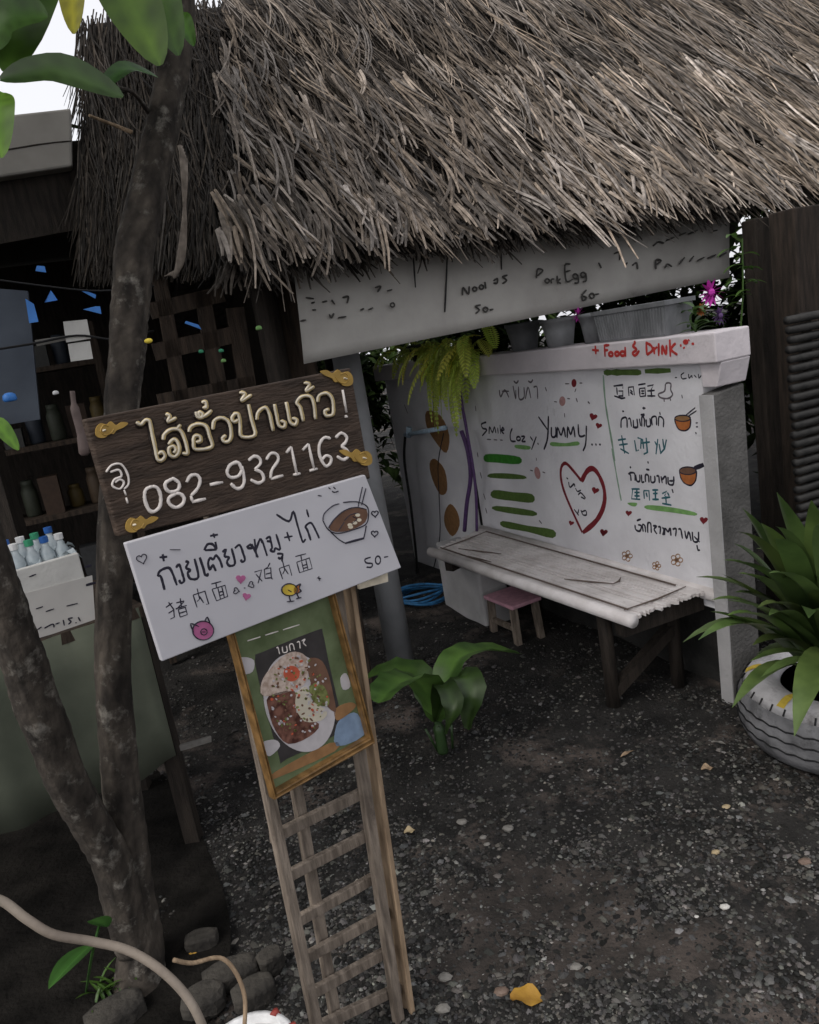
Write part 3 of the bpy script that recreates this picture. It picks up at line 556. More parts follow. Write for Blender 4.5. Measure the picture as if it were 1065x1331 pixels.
for s0, s1, t0, t1 in ((.02, .97, .10, .11), (.06, .93, .88, .865),):
    b.tube([lerp(s0, t0)-UZ*.003, lerp((s0+s1)/2, (t0+t1)/2)-UZ*.003, lerp(s1, t1)-UZ*.003], .004, 6)
for s0, t0, s1, t1 in ((.10, .22, .30, .42), (.20, .12, .33, .16), (.66, .30, .80, .52), (.80, .52, .78, .70), (.965, .08, .955, .9), (.03, .1, .06, .9)):
    b.tube([lerp(s0, t0)-UZ*.0035, lerp(s0*.5+s1*.5, t0*.5+t1*.5)+bd*.012-UZ*.0035, lerp(s1, t1)-UZ*.0035], [.002, .0045, .002], 6)
obj('binding', b, 'binding', bench)
ext_ = bd*.05
b = MB(); b.tube([fl-ext_*.5+np.array([0, 0, -.008]), (fl+fr)/2+np.array([0, 0, -.012]), fr+ext_*.6+np.array([0, 0, -.008])], [.026, .025, .025], 14); obj('front_rail', b, 'bamboo', bench, smooth=True)
b = MB(); b.tube([bl-bd*.02-np.array([0, 0, .014]), br+bd*.06-np.array([0, 0, .014])], .026, 14); obj('back_rail', b, 'bamboo', bench, smooth=True)
for q_ in ((fr-bd*.05, br-bd*.05), (fl+bd*.15, bl+bd*.15)): b = MB(); b.bar(q_[0]-UZ*.05, q_[1]-UZ*.05, .07, .05); obj('seat_frame', b, 'wood_dark', bench)
for s_, t_ in ((.87, .12), (.90, .9), (.3, .9)):
    q = lerp(s_, t_); b = MB(); b.tube([(q[0], q[1], -.03), (q[0], q[1], .2), (q[0], q[1], .40)], [.03, .028, .03], 10); obj('leg', b, 'wood_dark', bench, smooth=True)
q1, q2 = lerp(.87, .12), lerp(.90, .9); b = MB(); b.bar((q1[0], q1[1], .04), (q2[0], q2[1], .25), .04, .05); obj('brace', b, 'wood_dark', bench)
# concrete block under its left end
blkb = MB(); a0, a1 = gp(578, 782), gp(632, 815); dv = (a1-a0); pn = np.array([-dv[1], dv[0], 0]); pn /= np.linalg.norm(pn)
if pn[1] < 0: pn = -pn
blkb.hull8([a0-UZ*.03, a1-UZ*.03, a1+pn*.16-UZ*.03, a0+pn*.16-UZ*.03, a0+UZ*.37, a1+UZ*.37, a1+pn*.16+UZ*.37, a0+pn*.16+UZ*.37])
tag(obj('concrete_block', blkb, 'concrete', bevel=.012, origin=a0*np.array([1, 1, 0])), 'upright grey concrete block under the left end of the bench', 'block')
sc_ = gp(672, 822); stool = thing('step_stool', 'low step stool with pink top under the bench', 'stool', sc_)
sx = bd; sy = np.array([-bd[1], bd[0], 0])
b = MB(); b.box(sc_+UZ*.19, (.26, .18, .02), (sx, sy, UZ)); obj('seat', b, 'stool_pink', stool, bevel=.005)
for a_, c_ in ((-1, -1), (1, -1), (1, 1), (-1, 1)):
    b = MB(); b.bar(sc_+sx*.11*a_+sy*.07*c_-UZ*.02, sc_+sx*.10*a_+sy*.065*c_+UZ*.18, .03, .03, sx); obj('leg', b, 'wood_rack', stool)
b = MB(); b.bar(sc_-sx*.1-sy*.07+UZ*.07, sc_+sx*.1-sy*.07+UZ*.07, .025, .02); obj('stretcher', b, 'wood_rack', stool)

# ------------------------------------------------------------------ pots and plants on the wall top
def pot(px, py, r, h, label, mt='pot_grey', name='flower_pot'):
    q = WA+wu*px+wn*py+UZ*1.401
    t = thing(name, label, 'pot', q, 'pots on the wall top'); b = MB()
    b.lathe([(r*.72, 0), (r*.85, h*.5), (r*.97, h*.86), (r*1.04, h*.87), (r*1.04, h), (r*.92, h), (r*.9, h*.85), (.0001, h*.84)], q, 24, .01); obj('shell', b, mt, t, smooth=True)
    b = MB(); b.lathe([(r*.88, h*.86), (.0001, h*.9)], q, 12); obj('soil_and_shade', b, 'ground', t); return q
def s_at(px, z=1.4):   # place along the wall seen at this column of the photo
    best = None
    for s_ in np.linspace(-.3, 3.0, 661):
        x, y, _ = proj(WA+wu*s_-wn*.05+UZ*z)
        if best is None or abs(x-px) < best[0]: best = (abs(x-px), s_)
    return best[1]
pot(s_at(681), -.06, .085, .13, 'dark grey pot on the wall, next to the fern', 'pot_grey')
pot(s_at(727), -.06, .08, .125, 'lighter grey round pot between the dark pot and the tapered one', mat('pot_pale', (.3, .305, .315), (.2, .205, .21), 10, .8, .3, 50))
pot(s_at(773), -.06, .062, .125, 'narrow tapered grey pot beside the ribbed planter')
pb = s_at(630); pot(pb, -.06, .075, .11, 'black pot holding the bright fern', 'pot_black')
pot(s_at(548), -.06, .08, .1, 'black pot at the far end of the wall behind the fern', 'pot_black')
qa, qb = s_at(790), s_at(884)
pl_ = thing('ribbed_planter', 'long grey ribbed planter box on the wall above the red lettering', 'planter', WA+wu*(qa+qb)/2+UZ*1.4)
b = MB(); L_ = abs(qa-qb); cc = WA+wu*(qa+qb)/2-wn*.06+UZ*1.4015
b.hull8([cc+wu*x*L_*.46+wn*y*.06 for x, y in ((-1, -1), (1, -1), (1, 1), (-1, 1))]+[cc+wu*x*L_*.5+wn*y*.07+UZ*.125 for x, y in ((-1, -1), (1, -1), (1, 1), (-1, 1))])
for k in range(26):
    x = -1+2*(k+.5)/26; b.tube([cc+wu*x*L_*.46+wn*.061+UZ*.008, cc+wu*x*L_*.49+wn*.069+UZ*.105], .0045, 6)
b.box(cc+UZ*.118, (L_*1.03, .15, .016), (wu, wn, UZ)); obj('trough', b, 'pot_grey', pl_)
# fern
fern = thing('fern', 'bright yellow green fern spilling over the beam from its black pot', 'fern', WA+wu*pb-wn*.06+UZ*1.5)
def frond(b, base, d, L, wd, droop, pin=16):
    d = np.array(d, float); d /= np.linalg.norm(d); p = np.array(base, float); side = np.cross(d, UZ); side /= np.linalg.norm(side)
    pts = [p]
    for i in range(pin):
        d = d-UZ*droop/pin; d /= np.linalg.norm(d); p = p+d*L/pin; pts.append(p)
        wv = wd*(math.sin(math.pi*(.12+.85*i/pin)))
        for sg in (-1, 1): b.leaf(p, side*sg+d*.35-UZ*.1, wv, L/pin*.85, .5, .1, 2, np.cross(side, d))
    b.tube(pts, .0018, 4)
b = MB(); fb = WA+wu*pb+UZ*1.5
for k in range(80):
    a = random.uniform(-2.2, 2.2); v = random.uniform(.7, 1.5); b.col = (v*random.uniform(.9, 1.25), v, v*.8)
    frond(b, fb+wu*random.uniform(-.12, .6)+wn*random.uniform(-.05, .09)-UZ*random.uniform(0, .1), wn*math.cos(a)*1.0+wu*math.sin(a)*.8+UZ*random.uniform(-.1, .8), random.uniform(.16, .34), .045, random.uniform(1.6, 3.4), 14)
for k in range(16):
    v = random.uniform(.5, 1.1); b.col = (v, v, v*.8)
    frond(b, fb+wu*random.uniform(-.05, .28)+wn*.10-UZ*.02, wn*.3+wu*random.uniform(-.25, .25)-UZ*.3, random.uniform(.28, .5), .03, 3, 18)
obj('fronds', b, 'fern', fern)
b = MB(); fb2 = WA+wu*s_at(652)+UZ*1.42-wn*.02
b.col = (1.1, 1.15, .8)
for k in range(3): frond(b, fb2+wu*.02*k, UZ*1+wn*.2+wu*(k-1)*.1, .15, .045, .5, 14)
tag(obj('fern', b, 'fern', origin=fb2), 'small upright fern fronds standing right of the big spilling fern', 'fern'); b = MB(); fb2 = WA+wu*s_at(548)+UZ*1.45
b.col = (.9, .9, .7)
for k in range(18): frond(b, WA+wu*(s_at(548)+random.uniform(-.25, .2))+UZ*1.47, wn*random.uniform(-.3, .8)+wu*random.uniform(-1, 1)+UZ*.6, random.uniform(.12, .26), .04, 2.4, 12)
tag(obj('fern', b, 'fern', origin=fb2), 'pale fern in the black pot at the far end of the wall', 'fern')
# flower plant near the wall end
def flower(b, c, r, col_n=10):
    for k in range(col_n):
        a = 6.283*k/col_n; b.leaf(c, (math.cos(a), -.3, math.sin(a)), r, r*.35, .3, .2, 4)
fpb = WA+wu*s_at(903)-wn*.06+UZ*1.4
fp = thing('flowering_plant', 'plant with magenta aster flowers near the right end of the wall', 'plant', fpb)
b = MB(); stems = [(924, 381), (750, 410), (940, 408)]
f0 = at(924, 380, np.hypot(*fpb[:2])); b.tube(smooth3([fpb, fpb+UZ*.06+wu*.02, f0-UZ*.02]), .004, 6)
for k in range(14):
    a = random.uniform(0, 6.28); b.leaf(fpb+UZ*random.uniform(0, .1), (math.cos(a), math.sin(a), .8), random.uniform(.06, .13), .025, 1.2)
obj('stem', b, 'leaf', fp)
for px_, py_, r_, mt_ in ((924, 380, .05, 'magenta'), (936, 410, .035, 'purple'), (912, 402, .025, 'orange')):
    c = at(px_, py_, np.hypot(*fpb[:2])); b = MB(); flower(b, c, r_, 14); b.blob(c+np.array([0, -.006, 0]), r_*.28); obj('flower', b, mt_, fp)
b = MB(); c = WA+wu*s_at(752)+wn*.01+UZ*1.52; flower(b, at(752, 409, np.hypot(c[0], c[1])), .035, 12); b.tube([WA+wu*s_at(760)-wn*.06+UZ*1.5, at(752, 409, np.hypot(c[0], c[1]))], .003, 6)
tag(obj('blossom', b, 'magenta', origin=c), 'single small magenta blossom hanging over the tapered pot', 'flower')
b = MB()
for k in range(16):
    a = random.uniform(0, 6.28); q = at(965+random.uniform(-14, 20), random.uniform(300, 400), 3.6); b.col = (1.4, 1.4, 1.2); b.leaf(q, (math.cos(a), math.sin(a)*.4, .4), random.uniform(.05, .1), .03, 1.2)
b.tube(smooth3([at(962, 440, 3.6), at(966, 380, 3.6), at(965, 310, 3.6)]), .004, 6)
tag(obj('orchid_plant', b, 'leaf', origin=at(962, 440, 3.6)), 'small leafy sprig with pale buds beside the right end of the banner', 'plant')
# ------------------------------------------------------------------ banner under the eave
BN = Plane(rp(0, 0)+Hh*.10, E_); ban = thing('cloth_banner', 'long faded grey cloth menu banner hung below the thatch', 'banner', BN(400, 470))
b = MB(); nx, nz = 40, 8
tl_, bl_, br_, tr_ = BN(380, 335), BN(395, 473), BN(947, 361), BN(949, 240)
for j in range(nz+1):
    for i in range(nx+1):
        s_, t_ = i/nx, j/nz; q = (tl_*(1-s_)+tr_*s_)*(1-t_)+(bl_*(1-s_)+br_*s_)*t_
        q = q+BN.n*(.006*math.sin(s_*17+t_*3)+.004*math.sin(s_*41-t_*5)*(1-t_)); b.v.append(tuple(q)); b.c.append((1, 1, 1))
b.f = [(j*(nx+1)+i, j*(nx+1)+i+1, (j+1)*(nx+1)+i+1, (j+1)*(nx+1)+i) for j in range(nz) for i in range(nx)]
o = obj('cloth', b, 'banner', ban, smooth=True); sm_ = o.modifiers.new('thickness', 'SOLIDIFY'); sm_.thickness = .003; sm_.offset = -1
ZJ, ZK = Z(370, 260, 3.435), Z(640, 250, 2.958); b = MB(); BT = Plane(BN.p+BN.n*.0125, E_)
strokes(b, BT, ZJ, [[(95, 435), (130, 440)], [(120, 460), (135, 455)], [(170, 455), (190, 450)], [(210, 445), (225, 465)], [(260, 435), (285, 430), (280, 460)], [(70, 540), (95, 535)], [(125, 490), (140, 490)], [(200, 510), (210, 525), (220, 505)], [(240, 525), (275, 520)], [(340, 490), (355, 485)], [(375, 490), (395, 480)], circ(482, 468, 9), [(405, 390), (430, 385), (415, 410)], [(460, 405), (480, 400)],
    [(795, 425), (798, 390), (822, 420), (825, 385)], circ(850, 397, 9), circ(880, 388, 9), [(895, 365), (900, 395)], [(935, 360), (950, 350), (950, 370), (935, 370)], [(995, 335), (975, 342), (992, 358), (975, 372)], [(875, 468), (853, 474), (870, 490), (855, 505)], circ(898, 488, 10), [(918, 490), (932, 487)]], 2.3, .004)
strokes(b, BT, ZK, [[(170, 330), (175, 295), (195, 300), (175, 320)], circ(212, 340, 8), [(228, 350), (228, 335), (238, 333)], [(250, 320), (252, 350)], [(262, 332), (252, 342), (264, 350)], [(300, 275), (280, 280), (285, 340), (308, 335)], [(282, 305), (300, 300)], circ(320, 322, 9), [(329, 316), (332, 345), (318, 348)], circ(350, 316, 9), [(360, 310), (362, 338), (350, 342)], [(362, 375), (346, 395), (350, 415), (364, 405), (350, 398)], circ(384, 397, 9), [(395, 392), (410, 390)], [(410, 270), (420, 290)], [(470, 235), (490, 230), (490, 260)], [(510, 280), (520, 270)], [(540, 280), (555, 270), (560, 295)], [(620, 205), (640, 190), (660, 195)], [(670, 185), (700, 172)], [(720, 165), (745, 155)], [(755, 160), (790, 145)], [(630, 295), (630, 260), (650, 262), (632, 278)], [(665, 290), (675, 275), (690, 285)], [(720, 275), (740, 250)], [(760, 265), (775, 245)], [(790, 262), (815, 250)], [(830, 252), (860, 240)], [(875, 245), (900, 232)], [(845, 150), (865, 145)]], 2.1, .004)
obj('lettering', b, 'ink_faint', ban)
b = MB(); strokes(b, BT, ZJ, [[(728, 190), (725, 300), (716, 500)], [(575, 250), (585, 390)], [(965, 200), (970, 310)]], 2.2, .003); obj('hanging_cord', b, 'black', ban)

# ------------------------------------------------------------------ sign rack
S0 = 1.44; sdir = ray(1700, 240)
SP = Plane(at(320, 700, S0), sdir); sn = SP.n
def splane(off): return Plane(SP.p+sn*off, sdir)
rk = thing('sign_rack', 'weathered wooden ladder rack with rungs carrying the signs', 'rack', SP(455, 1331)*np.array([1, 1, 0]))
RP = splane(-.035)
def railbar(p0, p1, wpx, off, dep, mt, name, extra=0):
    pl = splane(off); a = pl(*p0); c = pl(*p1); d = c-a; d /= np.linalg.norm(d); c = c+d*extra; b = MB(); b.bar(a, c, wpx*1.47/F, dep, np.cross(d, sn)); obj(name, b, mt, rk, bevel=.002)
railbar((268, 640), (414, 1345), 15, -.036, .022, 'wood_rack', 'rail', .05)
railbar((418, 640), (521, 1345), 17, -.036, .02, 'wood_rack', 'rail', .05)
railbar((432, 640), (533, 1345), 9, -.052, .055, 'wood_raw', 'rail_edge', .05)
railbar((330, 700), (440, 1345), 17, -.075, .016, 'wood_rack', 'middle_stile', .05)
for a, c in (((352, 1090), (452, 1040)), ((370, 1141), (460, 1094)), ((382, 1200), (468, 1150)), ((394, 1247), (488, 1194)), ((404, 1292), (490, 1243)), ((412, 1336), (505, 1291)), ((328, 900), (430, 835)), ((350, 1010), (445, 950))):
    railbar(a, (c[0]+16, c[1]-8), 17, -.055 if a[1] != 1200 else -.064, .014, 'wood_rack', 'rung')
# brown name board
sb = thing('brown_sign', 'dark brown wooden sign with gold carved lettering and a chalk white phone number', 'sign', SP(300, 600))
SB = splane(0.0)
b = MB(); b.slab([SB(155, 698), SB(482, 622), SB(456, 478), SB(111, 545)], sn, .022); obj('board', b, 'sign_wood', sb, bevel=.003)
ZA, ZB, ZS = Z(150, 480, 6.265), Z(300, 470, 5.605), Z(100, 460, 2.4205)
t1 = [[(170, 430), (205, 450), (240, 415), (275, 425), (290, 500), (320, 640), (340, 730), (375, 740), (400, 705), (375, 672), (348, 690)], [(410, 365), (440, 380), (425, 425), (490, 395)],
      [(385, 575), (395, 530), (450, 490), (520, 495), (560, 570), (585, 680), (545, 683)], [(430, 610), (470, 570), (508, 600), (515, 670), (480, 712), (440, 695), (432, 645), (468, 625), (490, 655), (472, 680)], [(500, 485), (525, 452)],
      [(595, 510), (610, 470), (670, 445), (735, 465), (765, 550), (780, 632), (650, 652), (632, 595), (640, 545), (682, 545), (690, 583), (655, 592)], [(655, 345), (665, 388), (700, 392), (705, 360), (675, 350), (690, 390), (740, 370), (778, 335)], [(705, 270), (730, 265), (738, 310), (712, 310)],
      [(790, 490), (800, 420), (860, 395), (920, 430), (940, 520), (925, 580), (885, 590), (868, 560), (895, 540)]]
t2 = [[(50, 425), (20, 440), (5, 410), (28, 380), (55, 392), (65, 470), (75, 545), (172, 535), (150, 430), (125, 312)], [(65, 225), (100, 235), (75, 285), (145, 243)], [(185, 425), (195, 370), (245, 335), (278, 380), (305, 505)],
      [(315, 310), (330, 390), (348, 465), (385, 478), (392, 445), (362, 432)], [(400, 295), (415, 370), (430, 440), (465, 460), (478, 425), (447, 412)], [(525, 435), (505, 340), (478, 300), (510, 257), (570, 252), (600, 300), (615, 420)], [(535, 155), (570, 165), (545, 213), (600, 183)],
      [(630, 295), (640, 248), (695, 230), (735, 270), (745, 350), (735, 388), (692, 393), (682, 360), (710, 347)]]
b = MB(); SL = splane(.001)
strokes(b, SL, ZA, t1, 9.5, .004); strokes(b, SL, ZB, t2, 9.0, .004); obj('carved_letter_edge', b, 'letter_edge', sb)
b = MB(); strokes(b, SL, ZA, t1, 6.4, .006); strokes(b, SL, ZB, t2, 6.2, .006); obj('carved_lettering', b, 'gold_dull', sb, smooth=True)
b = MB(); strokes(b, splane(.006), ZA, t1, 3.2, .0022); strokes(b, splane(.006), ZB, t2, 3.0, .0022); obj('letter_highlight', b, 'cream', sb, smooth=True)
b = MB(); strokes(b, SL, ZA, [[(300, 955), (245, 985), (240, 1060), (270, 1140), (310, 1160), (360, 1120), (370, 1040), (345, 970), (300, 955)], [(460, 895), (410, 925), (410, 970), (450, 1000), (510, 980), (520, 930), (480, 895), (460, 895)], [(490, 1015), (435, 1050), (440, 1095), (490, 1125), (545, 1100), (560, 1050), (530, 1015), (490, 1015)], [(580, 920), (610, 870), (660, 860), (690, 900), (670, 970), (615, 1030)], [(615, 1030), (630, 1082)], [(625, 1080), (735, 1055)], [(770, 940), (875, 920)], [(1035, 830), (1000, 760), (935, 780), (910, 840), (940, 880), (1000, 870), (1035, 820)], [(1030, 790), (1050, 900), (1030, 960), (985, 970), (940, 930)]], 4.6, .0025)
strokes(b, SL, ZB, [[(130, 720), (170, 690), (210, 705), (215, 745), (175, 785)], [(175, 785), (225, 810), (240, 860), (200, 885), (145, 860)], [(260, 715), (290, 670), (335, 675), (345, 720), (300, 790), (290, 850)], [(292, 855), (380, 830)], [(405, 665), (440, 622)], [(440, 622), (482, 820)], [(455, 825), (505, 815)], [(525, 645), (565, 600)], [(565, 600), (608, 785)], [(575, 795), (630, 780)], [(725, 560), (680, 555), (645, 610), (650, 690), (690, 760), (725, 740), (730, 700), (695, 685), (665, 715)], [(765, 555), (805, 520), (845, 550), (835, 590), (805, 615)], [(805, 615), (850, 650), (855, 690), (820, 715), (775, 690)], ], 4.4, .0025)
obj('phone_number', b, 'chalk', sb, smooth=True, label='chalk white painted number 082-9321163')
b = MB(); strokes(b, SL, ZB, [[(815, 205), (843, 370)], [(832, 398), (850, 402)]], 4.2, .0025); obj('exclamation_mark', b, 'chalk', sb, smooth=True)
b = MB(); strokes(b, SL, ZS, [[(92, 372), (110, 350), (140, 348), (160, 380), (162, 410), (148, 425)], [(105, 372), (132, 365), (140, 385), (118, 395), (112, 415), (135, 425), (148, 405), (135, 395), (120, 405)], [(148, 428), (155, 445)], [(155, 452), (160, 470)]], 2.8, .002); obj('sausage_doodle', b, 'chalk', sb, smooth=True)
for cx, cy, fl_ in ((100, 238, 1), (195, 535, 1), (825, 75, -1), (885, 325, -1)):
    b = MB(); q = [(-42, 16), (-40, -6), (-26, -20), (-8, -16), (6, -26), (22, -14), (40, -24), (60, -20), (44, -6), (24, 2), (14, 14), (0, 12), (-10, 24), (-30, 26)]
    poly(b, SL, ZS, [(cx+x*fl_, cy+y) for x, y in q], .0025); strokes(b, SL, ZS, [[(cx-2*fl_, cy-10), (cx-18*fl_, cy-14), (cx-28*fl_, cy+4), (cx-14*fl_, cy+18), (cx+4*fl_, cy+12), (cx+14*fl_, cy-2)]], 1.6, .004); obj('gold_ornament', b, 'gold', sb)
    b = MB(); strokes(b, SL, ZS, [[(cx-22*fl_, cy+4), (cx-12*fl_, cy+1)]], 3.4, .006); obj('ornament_bead', b, 'cream', sb)
# white board
wb = thing('white_sign', 'tilted white sign with handwritten noodle menu, bowl drawing, pink pig and yellow chick', 'sign', SP(340, 740))
WB = splane(.018)
b = MB(); b.slab([WB(211, 860), WB(522, 738), WB(475, 617), WB(163, 706)], sn, .012); obj('board', b, 'white_board', wb, bevel=.002)
ZC, ZD = Z(165, 640, 5.917), Z(330, 620, 5.462); b = MB()
strokes(b, WB, ZC, [[(290, 750), (262, 650), (240, 640), (258, 602), (320, 580), (350, 620), (385, 715)], [(378, 580), (402, 555), (425, 620), (440, 680), (415, 697), (402, 672)], [(450, 530), (472, 540), (455, 580), (488, 598), (468, 620), (490, 665), (550, 650), (520, 510)], [(560, 500), (590, 590), (600, 630), (620, 640), (622, 620)], [(685, 605), (660, 560), (640, 595), (625, 545), (640, 505), (665, 515), (685, 485), (715, 520), (735, 580)], [(595, 445), (620, 400), (660, 400), (690, 440)], [(600, 445), (690, 440)], [(680, 380), (692, 435)], [(640, 335), (700, 325)], [(665, 315), (675, 350)], [(735, 460), (760, 440), (752, 490), (785, 500), (770, 535), (790, 565), (832, 545), (805, 430)], [(830, 430), (868, 405), (895, 470), (908, 520), (885, 535), (878, 515)], [(920, 425), (950, 402), (962, 428), (925, 428)], [(960, 398), (1010, 500)], [(250, 500), (310, 495)], [(275, 475), (285, 530)]], 3.4)
strokes(b, WB, ZD, [[(5, 440), (20, 570)], [(15, 520), (45, 440), (62, 470)], [(60, 450), (95, 560)], [(85, 440), (112, 425), (118, 455), (92, 455)], [(115, 430), (130, 500), (118, 520), (145, 530), (152, 505), (188, 512), (158, 405)], [(165, 545), (205, 548), (190, 580), (172, 570)], [(205, 548), (200, 600)], [(215, 430), (275, 420)], [(235, 390), (255, 455)], [(160, 265), (250, 315), (280, 245), (310, 340), (335, 425), (350, 462), (368, 440)], [(405, 450), (382, 380), (368, 350), (405, 325), (435, 370), (465, 435)], [(375, 230), (390, 285)]], 3.2)
obj('handwriting', b, 'ink', wb); b = MB()
strokes(b, WB, ZC, [[(300, 885), (350, 850)], [(320, 845), (360, 900), (365, 960), (335, 975)], [(320, 930), (360, 905)], [(380, 850), (440, 835)], [(410, 815), (420, 880)], [(375, 895), (460, 870)], [(440, 840), (380, 900)], [(395, 900), (410, 960)], [(395, 900), (450, 885), (465, 940), (410, 960)], [(405, 930), (455, 915)], [(510, 790), (540, 885)], [(510, 790), (600, 760), (630, 860), (610, 860)], [(540, 740), (560, 820), (540, 840)], [(560, 800), (590, 850)], [(650, 705), (725, 685)], [(685, 700), (690, 730)], [(655, 745), (690, 835)], [(655, 745), (755, 715), (775, 800), (690, 835)], [(700, 735), (720, 820)], [(730, 725), (750, 810)], [(705, 770), (740, 760)], [(712, 795), (745, 785)]], 1.9, curve=False)
obj('characters', b, 'ink', wb); b = MB()
strokes(b, WB, ZD, [[(5, 675), (55, 660), (40, 720), (30, 755)], [(15, 690), (60, 740)], [(100, 640), (75, 655), (80, 720)], [(75, 655), (120, 645), (125, 720), (135, 725)], [(85, 690), (125, 680)], [(80, 720), (130, 715)], [(115, 610), (100, 640)], [(180, 650), (205, 725)], [(180, 650), (250, 625), (270, 700)], [(200, 580), (220, 660), (205, 690)], [(220, 650), (245, 690)], [(295, 565), (370, 545)], [(335, 560), (340, 590)], [(305, 605), (325, 680)], [(305, 605), (395, 575), (415, 650), (325, 680)], [(340, 600), (355, 665)], [(370, 590), (385, 655)], [(345, 630), (380, 620)], [(350, 650), (385, 640)]], 1.9, curve=False)
obj('characters', b, 'ink', wb); b = MB()
bw = [[(490, 310), (500, 260), (560, 205), (605, 190)], [(635, 180), (730, 175), (800, 205), (815, 250)], [(490, 310), (530, 375), (600, 400), (720, 370), (800, 330), (815, 250)], [(530, 360), (570, 300), (640, 240), (720, 215), (800, 230)], [(545, 390), (600, 440), (650, 470)], [(780, 435), (790, 390), (798, 345)], [(770, 70), (740, 210)], [(795, 80), (765, 200)], [(640, 310), (680, 270), (740, 255)], [(700, 280), (730, 300), (690, 330)], [(600, 380), (640, 320)]]
strokes(b, WB, ZD, bw, 1.5, .0024); strokes(b, WB, ZD, [[(650, 470), (780, 435)]], 3.4, .0024); strokes(b, WB, ZD, [[(830, 570), (790, 585), (800, 610), (840, 615), (835, 640), (800, 640)], circ(882, 590, 18, 28), [(925, 570), (955, 565)]], 2.2)
strokes(b, WB, ZC, [heartpts(115, 510, 40, -.3)+[heartpts(115, 510, 40, -.3)[0]], heartpts(840, 757, 24, -1.4)+[heartpts(840, 757, 24, -1.4)[0]], heartpts(955, 710, 24, 1.2)+[heartpts(955, 710, 24, 1.2)[0]], [(900, 735), (910, 735)], [(330, 440), (410, 440)]], 1.1, .002)
strokes(b, WB, ZD, [heartpts(860, 260, 24, -.1)+[heartpts(860, 260, 24, -.1)[0]], heartpts(858, 402, 24)+[heartpts(858, 402, 24)[0]], [(450, 715), (475, 722)], [(460, 705), (465, 735)], [(530, 75), (545, 85)], [(565, 70), (580, 85)], [(555, 100), (575, 108), (600, 100)], [(455, 130), (480, 135)]], 1.6, .002)
strokes(b, WB, ZC, [circ(585, 1062, 80, 72), [(512, 1075), (490, 1010), (550, 1030)], [(600, 988), (618, 960), (640, 1010)], circ(590, 1072, 24), [(582, 1068), (585, 1076)], [(596, 1068), (598, 1076)]], 1.6, .0026)
strokes(b, WB, ZD, [circ(252, 800, 55, 42), [(290, 780), (330, 760), (320, 790), (335, 810), (300, 830)], [(250, 845), (260, 885)], [(235, 885), (285, 880)], [(305, 830), (320, 860)], [(300, 865), (335, 855)], [(240, 800), (265, 815)]], 1.7, .0026)
obj('doodle_outline', b, 'ink', wb)
for nm, mt_, zz, pts in (('pig_doodle', 'pink', ZC, circ(585, 1062, 78, 70, close=False)), ('pink_heart', 'pink', ZC, heartpts(875, 665, 38)), ('pink_heart', 'pink', ZC, heartpts(920, 800, 32, .2)), ('chick_doodle', 'yellow', ZD, circ(252, 800, 52, 40, close=False)), ('chick_head', 'orange', ZD, [(285, 785), (322, 772), (318, 820), (285, 825)]), ('noodle_soup', 'brown', ZD, [(535, 365), (570, 305), (640, 245), (720, 220), (800, 235), (790, 320), (690, 375), (590, 390)])):
    b = MB(); poly(b, WB, zz, pts, .0012, sm=len(pts) < 14); obj(nm, b, mt_, wb)
b = MB()
for x, y in ((680, 340), (715, 325), (745, 305), (685, 355), (735, 270)): poly(b, WB, ZD, circ(x, y, 17, 12, n=8, close=False), .0018)
obj('noodle_topping', b, 'cream', wb)
b = MB(); WS = splane(-.01); b.slab([WS(468, 766), WS(505, 756), WS(504, 744), WS(466, 752)], sn, .008); tag(obj('wood_offcut', b, 'cream', origin=SP(485, 760)), 'short pale strip sticking out below the white sign', 'strip')
# framed food poster
fpz = thing('framed_poster', 'gold framed green food poster with a plate of rice hung on the rack', 'poster', SP(395, 900))
PF = splane(-.006); ZP = Z(290, 770, 4.752)
b = MB(); b.slab([PF(353, 1030), PF(480, 962), PF(420, 745), PF(292, 795)], sn, .010); obj('print', b, 'poster_green', fpz)
for nm, mt_, pts, h_ in (('dark_panel', 'poster_dark', [(200, 395), (240, 370), (575, 235), (615, 250), (650, 420), (740, 820), (730, 860), (390, 1030), (345, 1010), (215, 520)], .0006), ('blue_patch', 'sky_patch', [(700, 820), (760, 760), (830, 750), (870, 880), (700, 950)], .0010), ('brown_strip', 'ochre', [(320, 1110), (660, 930), (690, 980), (320, 1150)], .0010), ('plate', 'plate', circ(470, 680, 215, 310, n=20, close=False, a=-.25), .0014), ('rice', 'rice', [(235, 560), (290, 470), (390, 380), (470, 370), (520, 420), (510, 550), (430, 605), (250, 640)], .002), ('meat', 'meat', [(280, 640), (440, 610), (450, 740), (590, 810), (530, 890), (400, 935), (320, 850), (280, 730)], .002), ('meat_topping', 'brown', [(520, 420), (590, 410), (640, 480), (680, 640), (690, 740), (600, 660), (540, 560)], .0022), ('salad', 'salad', [(530, 580), (600, 560), (650, 640), (640, 700), (560, 680)], .0026), ('egg', 'egg', [(445, 650), (470, 600), (520, 585), (535, 660), (580, 690), (640, 740), (600, 790), (500, 795), (450, 720)], .0026), ('tomato', 'tomato', circ(420, 500, 50, 48, close=False), .0026),
        ('small_flower', 'plate', [(90, 420), (130, 400), (190, 420), (180, 490), (120, 500)], .0014), ('small_flower', 'plate', [(725, 530), (760, 500), (785, 580), (740, 600)], .0014), ('small_flower', 'plate', [(240, 930), (320, 910), (350, 950), (290, 1010), (260, 990)], .0014), ('orange_patch', 'ochre', [(690, 720), (780, 680), (820, 700), (760, 760), (700, 790)], .0014)):
    b = MB(); poly(b, PF, ZP, pts, h_); obj(nm, b, mt_, fpz)
